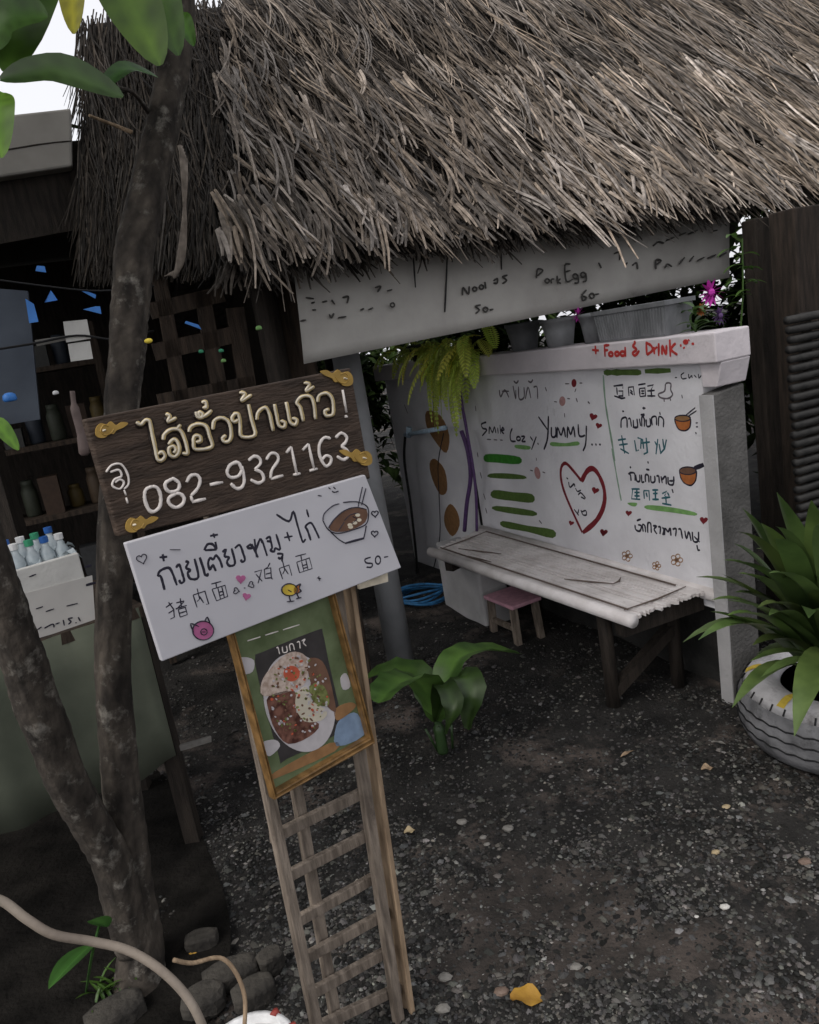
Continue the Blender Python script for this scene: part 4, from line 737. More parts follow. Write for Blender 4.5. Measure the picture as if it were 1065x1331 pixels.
for nm, mt_, n_ in (('rice_grains', 'plate', 60), ('herb_flecks', 'salad', 45), ('chili_flecks', 'tomato', 25), ('dark_flecks', 'brown', 60)):
    b = MB()
    for k in range(n_):
        a = random.uniform(0, 6.28); q_ = math.sqrt(random.random()); x, y = 470+180*q_*math.cos(a), 640+250*q_*math.sin(a); poly(b, PF, ZP, circ(x, y, random.uniform(5, 13), random.uniform(4, 9), n=6, close=False, a=random.uniform(0, 3)), .003, sm=False)
    obj(nm, b, mt_, fpz)
b = MB(); strokes(b, PF, ZP, [[(330, 345), (338, 340), (348, 380)], [(365, 335), (370, 370), (395, 365), (390, 330)], [(415, 360), (410, 325), (430, 320), (440, 355)], [(455, 310), (470, 305), (475, 345)], [(485, 300), (505, 290), (495, 310), (512, 330)], [(150, 300), (230, 275)], [(260, 265), (340, 240)], [(370, 232), (470, 200)]], 1.8, .002); obj('poster_lettering', b, 'chalk', fpz)
pfq = [(357, 1040), (488, 966), (428, 742), (292, 795)]; PFr = splane(.008)
b = MB()
def frame_side(i, j, wpx):
    a, c = np.array(pfq[i], float), np.array(pfq[j], float); ctr = np.array([391, 886.])
    ia, ic = a+(ctr-a)/np.linalg.norm(ctr-a)*wpx*1.4, c+(ctr-c)/np.linalg.norm(ctr-c)*wpx*1.4
    b.slab([PFr(*a), PFr(*c), PFr(*ic), PFr(*ia)], sn, .02)
    for k, hgt in ((.25, .004), (.75, .003)): strokes(b, PFr, ID, [[tuple(a*(1-k)+ia*k), tuple(c*(1-k)+ic*k)]], 3.2, hgt)
for i in range(4): frame_side(i, (i+1) % 4, 8)
obj('frame', b, 'frame_gold', fpz)
# ------------------------------------------------------------------ tyre planter
tc_ = gp(964, 962, .1)+np.array([.40, .09, 0]); tc_[2] = 0
ty = thing('tyre_planter', 'white painted car tyre with yellow dabs used as a planter', 'planter', tc_)
prof = [(.20, .02), (.27, 0), (.315, .02), (.335, .06), (.34, .11), (.335, .15), (.318, .19)]
b = MB(); b.lathe(prof, tc_, 48)
obj('tread', b, 'tyre_tread', ty, smooth=True)
b = MB(); b.lathe([(.318, .19), (.30, .215), (.262, .232), (.225, .226), (.20, .205), (.195, .19), (.20, .03)], tc_, 48); obj('sidewall', b, 'tyre_white', ty, smooth=True)
b = MB()
for z_, r_ in ((.075, .338), (.115, .341), (.15, .336)): b.tube([tc_+np.array([r_*math.cos(a)*1.001, r_*math.sin(a)*1.001, z_+.006*(k % 2)]) for k, a in enumerate(np.linspace(0, 6.2832, 73))], .0028, 5, cap=False)
for k in range(40):
    a = 6.283*k/40; b.tube([tc_+np.array([r_*math.cos(a), r_*math.sin(a), z_]) for r_, z_ in ((.319, .192), (.306, .212))], .003, 5)
obj('tread_grooves', b, 'black', ty)
for a, da in ((3.55, .10), (4.2, .13), (5.0, .12), (2.6, .12)):
    b = MB(); vs = []; K = 6
    for i in range(K+1):
        for r_, z_ in ((.305, .2125), (.283, .2265), (.262, .2335), (.235, .231)): aa = a+da*(i/K-.5)*(1+.2*math.sin(i*9)); vs.append(tc_+np.array([r_*math.cos(aa), r_*math.sin(aa), z_]))
    b.add(vs, [(i*4+k, i*4+k+1, i*4+k+5, i*4+k+4) for i in range(K) for k in range(3)]); obj('yellow_dab', b, 'yellow', ty)
b = MB(); b.lathe([(.205, .15), (.1, .165), (.0001, .17)], tc_, 20); obj('soil_and_shade', b, 'ground', ty)
lily = thing('strap_leaf_plant', 'large green strap leaved lily growing in the white tyre planter', 'plant', tc_+UZ*.16)
b = MB(); base = tc_+UZ*.16
def strapto(px, py, D, L_up, wd, v=1.0):
    """leaf arching from the planter out to a seen tip"""
    tip = at(px, py, D); b.col = (v*random.uniform(.9, 1.15), v, v*random.uniform(.8, 1)); s0 = base+np.array([random.uniform(-.06, .06), random.uniform(-.06, .06), 0])
    mid = (s0+tip)/2+UZ*L_up; vs = []; K = 12; sidev = None
    for i in range(K+1):
        t = i/K; p = s0*(1-t)**2+2*mid*t*(1-t)+tip*t*t; d = 2*(mid-s0)*(1-t)+2*(tip-mid)*t; d /= np.linalg.norm(d)
        side = np.cross(d, UZ); ln_ = np.linalg.norm(side)
        if ln_ > .15 or sidev is None: sidev = side/ln_
        nn = np.cross(sidev, d); wv = wd*.62*(min(1, .55+t*1.2) if t < .6 else max(.02, (1-((t-.6)/.4)**2)))
        vs += [p-sidev*wv+nn*wv*.35, p, p+sidev*wv+nn*wv*.35]
    b.add(vs, [(i*3+k, i*3+k+1, i*3+k+4, i*3+k+3) for i in range(K) for k in (0, 1)])
for a in ((888, 835, 2.3, .30, .05), (908, 832, 2.25, .26, .05, 1.3), (940, 728, 2.35, .22, .06), (960, 745, 2.3, .2, .06, 1.2), (1033, 957, 1.98, .36, .075, 1.15), (952, 920, 2.15, .22, .05, 1.3), (965, 660, 2.5, .15, .06, .8), (990, 680, 2.4, .2, .065), (925, 780, 2.35, .22, .045), (945, 800, 2.2, .2, .045, 1.3), (1010, 640, 2.5, .1, .07, .9), (1055, 650, 2.4, .1, .07), (1090, 700, 2.2, .2, .07), (1010, 700, 2.2, .25, .06), (975, 860, 2.2, .15, .04, .8), (1000, 800, 2.1, .2, .05, .9), (1100, 880, 2.0, .3, .07), (1120, 800, 2.3, .3, .07), (1035, 720, 2.6, .2, .06, .8), (1080, 630, 2.7, .15, .07, .8), (985, 790, 2.15, .22, .045), (955, 770, 2.45, .2, .05, .7), (1150, 900, 2.2, .3, .07), (1130, 700, 2.6, .2, .07), (905, 750, 2.45, .2, .05, .8), (1000, 745, 2.15, .25, .05, 1.2), (1065, 680, 2.15, .25, .06, 1.2), (990, 880, 2.1, .16, .04, 1.1)): strapto(*a)
for k in range(26): strapto(random.uniform(915, 1150), random.uniform(650, 860), random.uniform(2.1, 2.7), random.uniform(.1, .28), random.uniform(.035, .06), random.uniform(.5, 1.0))
obj('leaves', b, 'strap', lily, smooth=True)
# ------------------------------------------------------------------ banana plant by the post
bq = gp(575, 972); ban_ = thing('banana_plant', 'young banana plant with torn broad leaves at the foot of the grey post', 'plant', bq)
def big_leaf(b, pts, wd, v=1, fold=.3):
    b.col = (v, v, v*.9); P = smooth3(pts, 5); vs = []; n = len(P)
    for i, p in enumerate(P):
        t = i/(n-1); d = P[min(i+1, n-1)]-P[max(i-1, 0)]; d /= np.linalg.norm(d); side = np.cross(d, UZ); side /= np.linalg.norm(side)+1e-6; nn = np.cross(side, d)
        wv = wd*.5*math.sin(math.pi*(.04+.94*t))**.55; rip = 1+.08*math.sin(i*2.3)
        vs += [p-side*wv*rip+nn*wv*(fold+.08*math.sin(i*1.7)), p-side*wv*.5+nn*wv*fold*.6, p, p+side*wv*.5+nn*wv*fold*.6, p+side*wv*rip+nn*wv*(fold-.08*math.sin(i*1.9))]
    o_ = len(b.c); b.add(vs, [(i*5+k, i*5+k+1, i*5+k+6, i*5+k+5) for i in range(n-1) for k in range(4)])
    for i in range(n):
        b.c[o_+i*5+2] = (v*1.6, v*1.6, v*1.3)
        for k_ in (0, 1, 3, 4): b.c[o_+i*5+k_] = tuple(v*(1.18 if i % 2 else .85)*z_ for z_ in (1, 1, .9))
D0 = np.hypot(bq[0], bq[1]); top = bq+UZ*.115
for pts, wd, v in (([top, at(545, 885, D0-.08), at(515, 890, D0-.2), at(492, 914, D0-.3)], .17, 1.5), ([top, at(590, 862, D0+.1), at(630, 846, D0+.22), at(676, 850, D0+.32)], .15, 1.6), ([top, at(600, 880, D0-.05), at(612, 905, D0-.12), at(608, 948, D0-.15)], .12, .6), ([top, at(545, 880, D0+.12), at(505, 872, D0+.16), at(470, 888, D0+.2)], .14, 1.0), ([top, at(575, 890, D0-.1), at(590, 920, D0-.2), at(580, 955, D0-.22)], .08, .5)):
    b = MB(); big_leaf(b, pts, wd, v); obj('leaf', b, 'leaf', ban_, smooth=True)
b = MB(); b.tube(smooth3([bq-UZ*.02, bq+UZ*.09, top]), [.022]*6+[.014]*5, 8)
for k in range(3): b.tube([bq+np.array([.03*k-.02, .0, -.01]), bq+np.array([.05*k-.05, -.02, .10])], .005, 6)
obj('stem', b, 'leaf_dark', ban_, smooth=True)

# ------------------------------------------------------------------ main tree with two stems
TD = 2.05
tr = thing('tree', 'rough barked tree with two stems rising in front of the dark stall', 'tree', at(180, 1250, TD)*np.array([1, 1, 0]))
def trunk(pts, radii, mt='bark'):
    b = MB(); P = smooth3(pts, 16); rr = np.interp(np.linspace(0, 1, len(P)), np.linspace(0, 1, len(radii)), radii)*.84; n = 30
    b.tube(P, list(rr), n); ph = random.uniform(0, 6)
    for i in range(n*len(P)):
        k = i % n; j = i//n; a = 2*math.pi*k/n; c = P[j]; v = np.array(b.v[i])-c
        d = .05*math.sin(a*2+j*.11+ph)+.035*math.sin(a*5+.6*math.sin(j*.3)+j*.05)+.03*math.sin(j*.42+a+ph)+.025*math.sin(a*11+1.5*math.sin(j*.35))+.02*math.sin(j*1.7+3*math.sin(a*3))+random.uniform(-.025, .025)
        b.v[i] = tuple(c+v*(1+d)); q = random.uniform(.75, 1.2)*(1-.35*max(0, math.sin(a*7+1.8*math.sin(j*.3))))
        b.c[i] = (q, q, q)
    return b
obj('trunk', trunk([at(183, 1290, TD-.05), at(180, 1200, TD), at(163, 1060, TD), at(149, 900, TD), at(150, 700, TD), at(160, 520, TD+.02), at(168, 420, TD+.05), at(176, 320, TD+.08), at(200, 210, TD+.12), at(222, 110, TD+.16), at(232, 20, TD+.2), at(228, -110, TD+.25)], [.085, .066, .058, .050, .05, .052, .052, .054, .052, .048, .045, .04]), 'bark', tr, smooth=True)
obj('trunk', trunk([at(175, 1230, TD-.02), at(140, 1110, TD-.05), at(95, 1030, TD-.1), at(55, 930, TD-.15), at(25, 840, TD-.18), at(-8, 740, TD-.2), at(-60, 560, TD-.2), at(-100, 300, TD-.1)], [.06, .058, .055, .055, .054, .05, .045, .04]), 'bark', tr, smooth=True)
obj('branch', trunk([at(196, 150, TD+.13), at(172, 120, TD+.05), at(140, 112, TD-.05), at(70, 100, TD-.1)], [.007, .006, .005, .004]), 'bark', tr, smooth=True)
obj('branch', trunk([at(172, 172, TD+.1), at(150, 163, TD+.1), at(116, 150, TD+.05)], [.006, .005, .004]), 'wood_raw', tr, smooth=True)
cr = MB()
def pleaf(px0, py0, px1, py1, D0_, D1_, wd, v=(1, 1, 1), fold=.25):
    cr.col = v; a, c = at(px0, py0, D0_), at(px1, py1, D1_); mid = (a+c)/2+UZ*.03; P = smooth3([a, mid, c], 6); vs = []; n = len(P)
    for i, p in enumerate(P):
        t = i/(n-1); d = P[min(i+1, n-1)]-P[max(i-1, 0)]; d /= np.linalg.norm(d); vw = CAM-p; vw /= np.linalg.norm(vw); vw = vw*.75+UZ*.65; side = np.cross(d, vw); side /= np.linalg.norm(side); nn = np.cross(side, d)
        wv = wd*.5*math.sin(math.pi*(.03+.95*t))**.8
        for k, f_ in ((-1, 1), (-.5, .4), (0, 0), (.5, .4), (1, 1)): vs.append(p+side*wv*k+nn*wv*fold*(f_+.12*math.sin(i*1.3+k)))
    o_ = len(cr.c); cr.add(vs, [(i*5+k, i*5+k+1, i*5+k+6, i*5+k+5) for i in range(n-1) for k in range(4)])
    for i in range(n):
        cr.c[o_+i*5+2] = tuple(x*1.5 for x in v)
        for k_ in (1, 3): cr.c[o_+i*5+k_] = tuple(x*(1.22 if i % 2 else .85) for x in v)
for a in ((0, 103, 160, 126, 1.75, 1.7, .075, (.75, .75, .75)), (10, 95, 70, -60, 1.8, 1.9, .13, (1.3, 1.35, .8)), (-30, 70, 62, 22, 1.8, 1.75, .11, (.9, 1.0, .8)), (4, 120, 2, 205, 1.7, 1.65, .06, (2.2, 2.2, .9)), (130, -60, 208, 85, 1.8, 1.75, .12, (1.7, 1.6, .6)), (190, -50, 232, 72, 1.8, 1.78, .08, (1.5, 1.6, .7)), (230, 30, 252, 60, 1.9, 1.85, .04, (1.3, 1.6, .8)), (130, 118, 205, 100, 1.85, 2.0, .045, (1.1, 1.4, 1.2)), (103, -20, 96, 44, 1.75, 1.72, .05, (5.5, 2.6, .4)), (-20, 560, 24, 585, 1.7, 1.68, .035, (2.5, 2.7, .8))): pleaf(*a)
for k in range(2000):  # leaves added above the view to shade the left side
    c = np.array([random.gauss(-1.35, .65), random.gauss(2.2, .75), random.uniform(2.6, 4.2)])
    x, y, zc = proj(c)
    if zc < .3 or (zc > .2 and y > -150): continue
    a = random.uniform(0, 6.28); v = random.uniform(.6, 1.6); cr.col = (v, v, v*.8); cr.leaf(c, (math.cos(a), math.sin(a), random.uniform(-.3, .4)), random.uniform(.14, .24), random.uniform(.06, .1), .8)
obj('crown', cr, 'leaf', tr, smooth=True)
# ------------------------------------------------------------------ stall on the left
st = thing('wooden_stall', 'dark wooden stall with pale roof edge behind the tree', 'stall', at(60, 900, 4.2)*np.array([1, 1, 0]))
FA = Plane(at(60, 180, 3.9), E_); sE = E_
fq = [FA(-500, 305), FA(94, 216), FA(92, 140), FA(-500, 205)]
b = MB(); b.slab(fq, FA.n, .12); obj('roof_edge', b, 'fascia', st, bevel=.01)
b = MB(); strokes(b, FA, ID, [[(-400, 270), (0, 196), (93, 183)]], 1.6, .003); obj('roof_edge_groove', b, 'wood_dark', st)
rz_ = fq[1][2]; c0 = fq[1]*np.array([1, 1, 0])
def stp(e, h_, z): return c0+E_*e+Hh*h_+UZ*z
b = MB(); b.hull8([stp(-4.2, .13, rz_+.02), stp(.9, .13, rz_+.02), stp(.9, 3.2, rz_+.02), stp(-4.2, 3.2, rz_+.02), stp(-4.2, .13, rz_+.14), stp(.9, .13, rz_+.14), stp(.9, 3.2, rz_+.14), stp(-4.2, 3.2, rz_+.14)]); obj('roof', b, 'wood_dark', st)
b = MB(); b.hull8([stp(-4.2, 2.6, 0), stp(.9, 2.6, 0), stp(.9, 2.66, 0), stp(-4.2, 2.66, 0), stp(-4.2, 2.6, rz_), stp(.9, 2.6, rz_), stp(.9, 2.66, rz_), stp(-4.2, 2.66, rz_)]); obj('back_wall', b, 'wood_dark', st)
b = MB(); b.hull8([stp(-4.2, 0, 0), stp(-4.14, 0, 0), stp(-4.14, 2.59, 0), stp(-4.2, 2.59, 0), stp(-4.2, 0, rz_), stp(-4.14, 0, rz_), stp(-4.14, 2.59, rz_), stp(-4.2, 2.59, rz_)]); obj('side_wall', b, 'wood_dark', st)
b = MB(); b.hull8([stp(.84, .3, 0), stp(.9, .3, 0), stp(.9, 2.59, 0), stp(.84, 2.59, 0), stp(.84, .3, rz_), stp(.9, .3, rz_), stp(.9, 2.59, rz_), stp(.84, 2.59, rz_)]); obj('side_wall', b, 'wood_dark', st)
b = MB(); q = FA(60, 300); b.bar(FA(-400, 330)-FA.n*.1, FA(150, 238)-FA.n*.1, .30, .05); obj('fascia_board', b, 'wood_dark', st)
b = MB(); q = at(-70, 400, 3.6); b.bar((q[0], q[1], 0), (q[0], q[1], rz_), .09, .09); obj('post', b, 'wood_dark', st)
b = MB(); q = at(366, 430, 3.3); b.bar((q[0], q[1], 0), (q[0]+.02, q[1], 2.0), .2, .1); obj('post', b, 'wood_brown', st)
LT = Plane(at(240, 420, 3.2), E_)
for nm, p0, p1, w_ in (('lattice_post', (205, 350), (240, 540), .055), ('lattice_post', (262, 380), (290, 530), .06), ('lattice_post', (305, 400), (330, 560), .07), ('lattice_rail', (195, 405), (290, 382), .06), ('lattice_rail', (200, 458), (300, 436), .065), ('lattice_rail', (205, 520), (330, 495), .045)):
    b = MB(); b.bar(LT(*p0), LT(*p1), w_, .03, LT.n if False else np.cross(LT(*p1)-LT(*p0), LT.n)); obj(nm, b, 'wood_brown', st)
b = MB(); PB = Plane(at(20, 460, 3.3), E_); b.slab([PB(-40, 560), PB(52, 545), PB(36, 378), PB(-40, 372)], PB.n, .04); tag(obj('blue_panel', b, 'panel_blue', origin=PB(20, 540)), 'large dull blue grey panel in the dark stall at the left border', 'panel')
for i, (pts, lb) in enumerate(((((86, 445), (118, 440), (113, 415), (82, 418)), 'pale card hanging in the dark stall, upper of two'), (((92, 470), (121, 466), (117, 443), (88, 447)), 'pale card hanging in the dark stall, lower of two'), (((48, 450), (86, 442), (86, 436), (45, 442)), 'thin grey flat strip left of the two cards'))):
    b = MB(); Q = Plane(at(100, 440, 3.0), E_); b.slab([Q(*p) for p in pts], Q.n, .006); tag(obj('hanging_card', b, 'foam' if i < 2 else 'stone_grey', origin=Q(*pts[0])), lb, 'card', 'cards hung in the stall')
for pts, lb in ((((58, 393), (75, 390), (66, 377)), 'small bright blue triangle of tarpaulin above the cards'), (((104, 377), (124, 388), (125, 383), (107, 376)), 'bright blue tarp strip, upper one beside the trunk'), (((108, 402), (132, 408), (130, 398), (124, 398)), 'bright blue tarp scrap, lower one beside the trunk'), (((38, 420), (50, 418), (44, 395), (33, 388)), 'upright blue tarp sliver at the edge of the blue grey panel'), (((46, 352), (60, 354), (58, 346), (48, 345)), 'faint blue tarp scrap under the stall roof'), (((240, 420), (262, 428), (258, 422), (242, 417)), 'thin blue tarp scrap behind the lattice')):
    b = MB(); Q = Plane(at(90, 390, 2.9), E_); b.slab([Q(*p) for p in pts], Q.n, .004); tag(obj('tarp_scrap', b, 'tarp', origin=Q(*pts[0])), lb, 'tarp', 'blue tarp scraps in the stall')
b = MB(); q = at(193, 443, 1.95); b.blob(q, (.010, .006, .006), 10, 8); tag(obj('marker_light', b, 'bulb', smooth=True, origin=q), 'tiny yellow knob on the tree trunk above the brown sign', 'knob')
for px_, py_, r_, mt_, lb in ((337, 429, .016, 'green_pale', 'pale green glint of a leaf highest beside the brown post'), (288, 458, .013, 'cap_green', 'upper green bottle top in the dark behind the sign'), (291, 471, .013, 'green_pale', 'pale green bottle top below another behind the sign'), (262, 459, .013, 'cap_green', 'dark green bottle top on the stall rail, left of its pair'), (144, 492, .016, 'cream', 'small cream cup on the stall rail above the sign'), (73, 513, .014, 'white', 'tiny white cap at the left in the dark stall'), (14, 522, .03, 'tarp', 'blue plastic bag in the dark at the left border')):
    r_ *= .72; q = at(px_, py_, 2.8); b = MB(); b.lathe([(.0001, 0), (r_*.8, .001), (r_, r_*.3), (r_*.9, r_), (r_*.5, r_*1.3), (.0001, r_*1.35)], q, 10); tag(obj('small_item', b, mt_, smooth=True, origin=q), lb, 'bottle top' if 'top' in lb else 'item')
shf = thing('stall_shelf', 'dark shelf rack crowded with jars and boxes inside the stall', 'shelf', at(60, 760, 4.5)*np.array([1, 1, 0]))
SH = Plane(at(60, 560, 4.5), E_); hx0, hx1 = SH(-120, 600), SH(150, 560)
for k, z in enumerate((.55, .95, 1.32, 1.7)):
    b = MB(); b.box(((hx0+hx1)/2)*np.array([1, 1, 0])+UZ*z, (np.linalg.norm((hx1-hx0)[:2]), .26, .025), (E_, Hh, UZ)); obj('board', b, 'wood_brown', shf)
for p_ in (hx0, hx1):
    for dh in (-.12, .12): b = MB(); b.box(np.array([p_[0], p_[1], .95])+Hh*dh, (.04, .04, 1.9), (E_, Hh, UZ)); obj('upright', b, 'wood_brown', shf)
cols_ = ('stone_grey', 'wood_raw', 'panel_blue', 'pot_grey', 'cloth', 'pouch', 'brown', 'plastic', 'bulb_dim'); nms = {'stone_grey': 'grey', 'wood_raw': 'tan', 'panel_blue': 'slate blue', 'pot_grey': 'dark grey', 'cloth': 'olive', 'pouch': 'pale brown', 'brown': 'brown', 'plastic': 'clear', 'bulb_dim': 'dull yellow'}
DIMC = {'stone_grey': (.05, .05, .048), 'wood_raw': (.08, .055, .035), 'panel_blue': (.03, .037, .05), 'pot_grey': (.04, .041, .043), 'cloth': (.035, .04, .028), 'pouch': (.07, .05, .045), 'brown': (.05, .03, .02), 'plastic': (.09, .1, .105), 'bulb_dim': (.08, .055, .015)}  # darkened copies of the goods' colours, with the stall's shade put in
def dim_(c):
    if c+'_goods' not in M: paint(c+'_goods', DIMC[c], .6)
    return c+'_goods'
shn = ('lowest', 'second', 'third', 'top')
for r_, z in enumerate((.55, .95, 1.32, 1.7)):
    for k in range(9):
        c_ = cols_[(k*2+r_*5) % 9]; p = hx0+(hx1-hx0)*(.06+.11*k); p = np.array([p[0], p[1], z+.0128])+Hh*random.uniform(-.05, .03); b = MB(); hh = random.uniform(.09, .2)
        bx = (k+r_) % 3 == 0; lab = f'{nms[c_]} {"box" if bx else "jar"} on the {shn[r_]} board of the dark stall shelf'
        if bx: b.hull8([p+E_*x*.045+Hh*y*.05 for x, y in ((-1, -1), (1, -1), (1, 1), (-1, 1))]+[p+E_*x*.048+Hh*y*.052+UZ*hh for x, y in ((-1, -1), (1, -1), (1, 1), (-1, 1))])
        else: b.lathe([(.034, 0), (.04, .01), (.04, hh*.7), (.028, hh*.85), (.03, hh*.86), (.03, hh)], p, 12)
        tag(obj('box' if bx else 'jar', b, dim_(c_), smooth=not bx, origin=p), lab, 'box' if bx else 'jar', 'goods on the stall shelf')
b = MB(); b.tube(smooth3([at(-30, 458, 2.95), at(40, 447, 2.98), at(100, 436, 2.99), at(150, 441, 3.0), at(200, 430, 3.1)]), .004, 6); b.tube(smooth3([at(-30, 360, 2.9), at(60, 372, 2.92), at(130, 378, 2.9), at(200, 372, 3.0)]), .003, 6)
tag(obj('hanging_line', b, 'black', smooth=True, origin=at(40, 447, 2.98)), 'thin dark line strung across the stall holding the cards and tarp scraps', 'line')
# hanging plastic pouch
b = MB(); q = at(98, 540, 2.6); b.tube(smooth3([at(94, 508, 2.6), at(97, 530, 2.6), at(106, 565, 2.6), at(110, 592, 2.6)]), [.008]*5+[.014]*6+[.017]*4+[.01], 8); tag(obj('hanging_pouch', b, 'pouch', smooth=True, origin=q), 'slim pinkish plastic pouch hanging left of the brown sign', 'pouch')
# counter with cloth, foam box, bottles
TP = Plane(at(100, 900, 2.45), ray(1850, 215)); tu = TP.u; tn = TP.n
ct = thing('stall_counter', 'stall counter hung with a dull grey green cloth behind the tree', 'counter', TP(100, 1040)*np.array([1, 1, 0]))
cz = TP(80, 820)[2]
a, c = TP(-260, 1000), TP(205, 880); 
b = MB(); b.hull8([np.array([*(TP(-300, 1000)-tn*.6)[:2], cz-.04]), np.array([*(TP(212, 880)-tn*.6)[:2], cz-.04]), np.array([*TP(212, 880, .01)[:2], cz-.04]), np.array([*TP(-300, 1000, .01)[:2], cz-.04]),
    np.array([*(TP(-300, 1000)-tn*.6)[:2], cz-.005]), np.array([*(TP(212, 880)-tn*.6)[:2], cz-.005]), np.array([*TP(212, 880, .01)[:2], cz-.005]), np.array([*TP(-300, 1000, .01)[:2], cz-.005])]); obj('counter_top', b, 'wood_brown', ct)
b = MB(); nx = 48; cols = []
xs_ = np.linspace(-300, 228, nx+1)
for i, x in enumerate(xs_):
    base_y = np.interp(x, [-300, 0, 56, 100, 178, 228], [1218, 1083, 1062, 1040, 1013, 981]); p1 = TP(x, base_y); p1 = p1+tn*.012*math.sin(i*.9); p0 = TP(x, base_y).copy(); p0 = p0+tn*.005*math.sin(i*.9); p0[2] = cz-.006; 
    p0 = p0+tn*.014; p1 = p1+tn*.014
    for j in range(5): b.v.append(tuple(p0*(1-j/4)+p1*(j/4))); b.c.append((1, 1, 1))
b.f = [(i*5+j, i*5+j+1, (i+1)*5+j+1, (i+1)*5+j) for i in range(nx) for j in range(4)]
o = obj('cloth', b, 'cloth', ct, smooth=True); sm_ = o.modifiers.new('thickness', 'SOLIDIFY'); sm_.thickness = .003
for x, dd in ((222, .05), (222, .55), (-290, .05), (-290, .55)):
    q = TP(x, 950)-tn*dd; b = MB(); b.bar((q[0], q[1], 0), (q[0], q[1], cz-.042), .05, .05); obj('leg', b, 'wood_dark', ct)
b = MB(); q = TP(222, 985); b.bar(TP(226, 983)-tn*.05, TP(282, 966)-tn*.05, .02, .01); obj('shelf_edge', b, 'stone_grey', ct)
# foam box
zb = cz
def tz(x, y, z, back=0):   # point above counter on column x
    p = TP(x, y, -.02)-tn*back; return np.array([p[0], p[1], z])
fb_ = thing('foam_box', 'white foam box full of bottles with a handwritten price sheet on its front', 'box', tz(80, 820, zb))
l0, l1 = tz(24, 838, zb), tz(126, 808, zb); hgt = TP(126, 716)[2]-TP(124, 808)[2]; dd = .26
b = MB(); wt = .018
def boxwalls(b, p, q, z0, z1, dep):
    e = (q-p)/np.linalg.norm(q-p); L = np.linalg.norm(q-p); c = (p+q)/2
    b.box(np.array([*(c-tn*wt/2)[:2], (z0+z1)/2]), (L, wt, z1-z0), (e, tn, UZ)); b.box(np.array([*(c-tn*(dep-wt/2))[:2], (z0+z1)/2]), (L, wt, z1-z0), (e, tn, UZ))
    for s_ in (p+e*wt/2, q-e*wt/2): b.box(np.array([*(s_-tn*dep/2)[:2], (z0+z1)/2]), (wt, dep-2*wt-.002, z1-z0-.004), (e, tn, UZ))
    b.box(np.array([*(c-tn*dep/2)[:2], z0+.02]), (L-2*wt-.002, dep-2*wt-.002, .02), (e, tn, UZ))
boxwalls(b, l0, l1, zb, zb+hgt, dd); obj('shell', b, 'foam', fb_, bevel=.004)
FP_ = Plane(TP.p-tn*.02+tn*.0005, tu); b = MB(); b.slab([FP_(38, 833, .003), FP_(124, 808, .003), FP_(120, 748, .003), FP_(15, 776, .003)], tn, .003); obj('price_sheet', b, 'paper', fb_)
b = MB(); FP2 = Plane(FP_.p+tn*.004, tu); Z4 = Z(0, 420, 2.773)
strokes(b, FP2, Z4, [[(110, 1110), (125, 1100)], [(135, 1105), (150, 1095)], [(160, 1100), (190, 1085), (195, 1097)], [(200, 1085), (215, 1080)], [(228, 1070), (232, 1090)], [(262, 1062), (246, 1066), (256, 1076), (246, 1086)], [(272, 1080), (276, 1080)], [(282, 1060), (290, 1075)], [(130, 1030), (155, 1022)], [(165, 1040), (195, 1030)], [(240, 1020), (280, 1010)], [(105, 915), (130, 905)]], 1.7, .001); strokes(b, FP2, Z4, [[(305, 880), (330, 872)], [(310, 945), (345, 935)]], 3.5); obj('price_lettering', b, 'ink', fb_)
bt0 = None; k = 0
ee = (l1-l0)/np.linalg.norm(l1-l0); Lb = np.linalg.norm(l1-l0)
bl_lab = ['blue capped', 'green capped', 'white capped']; bc = ['cap_blue', 'cap_green', 'white']; protos = {}
words = ['nearest the left front corner', 'second from the left in front', 'third from the left in front', 'fourth from the left in front', 'at the right front corner', 'at the left back corner', 'second from the left at the back', 'third from the left at the back', 'fourth from the left at the back', 'at the right back corner']
for r_ in range(2):
    for i in range(5):
        ci = (i*2+r_) % 3; p = l0+ee*(Lb*(.12+.19*i))-tn*(.07+.12*r_); p = np.array([p[0], p[1], zb+.032+hgt*.5*0+.0]); lab = f'{bl_lab[ci]} plastic bottle in the foam box, {words[r_*5+i]}'
        if ci not in protos:
            t = thing('plastic_bottle', lab, 'bottle', p, 'bottles in the foam box'); hb_ = hgt+.02
            b = MB(); b.lathe([(.022, 0), (.026, .006), (.026, hb_*.72), (.020, hb_*.85), (.010, hb_*.93), (.010, hb_)], p, 12); obj('body', b, 'plastic', t, smooth=True)
            b = MB(); b.lathe([(.013, hb_-.004), (.013, hb_+.014)], p, 10); obj('cap', b, bc[ci], t); protos[ci] = t
        else: copy_thing(protos[ci], p+UZ*random.uniform(-.01, .005), lab, 'bottles in the foam box', random.uniform(0, 6))
b = MB()
for k in range(60):
    i = random.uniform(0, 1); p = l0+ee*Lb*i-tn*random.uniform(.03, .22); a = random.uniform(0, 6.28); b.leaf(np.array([p[0], p[1], zb+hgt-.01+random.uniform(-.01, .02)]), (math.cos(a), math.sin(a), .5), random.uniform(.03, .06), .03, 1.5, .5, 4, wave=.5)
tag(obj('plastic_wrap', b, 'plastic', origin=l0), 'crumpled clear plastic wrap lying over the bottles in the foam box', 'wrapping')

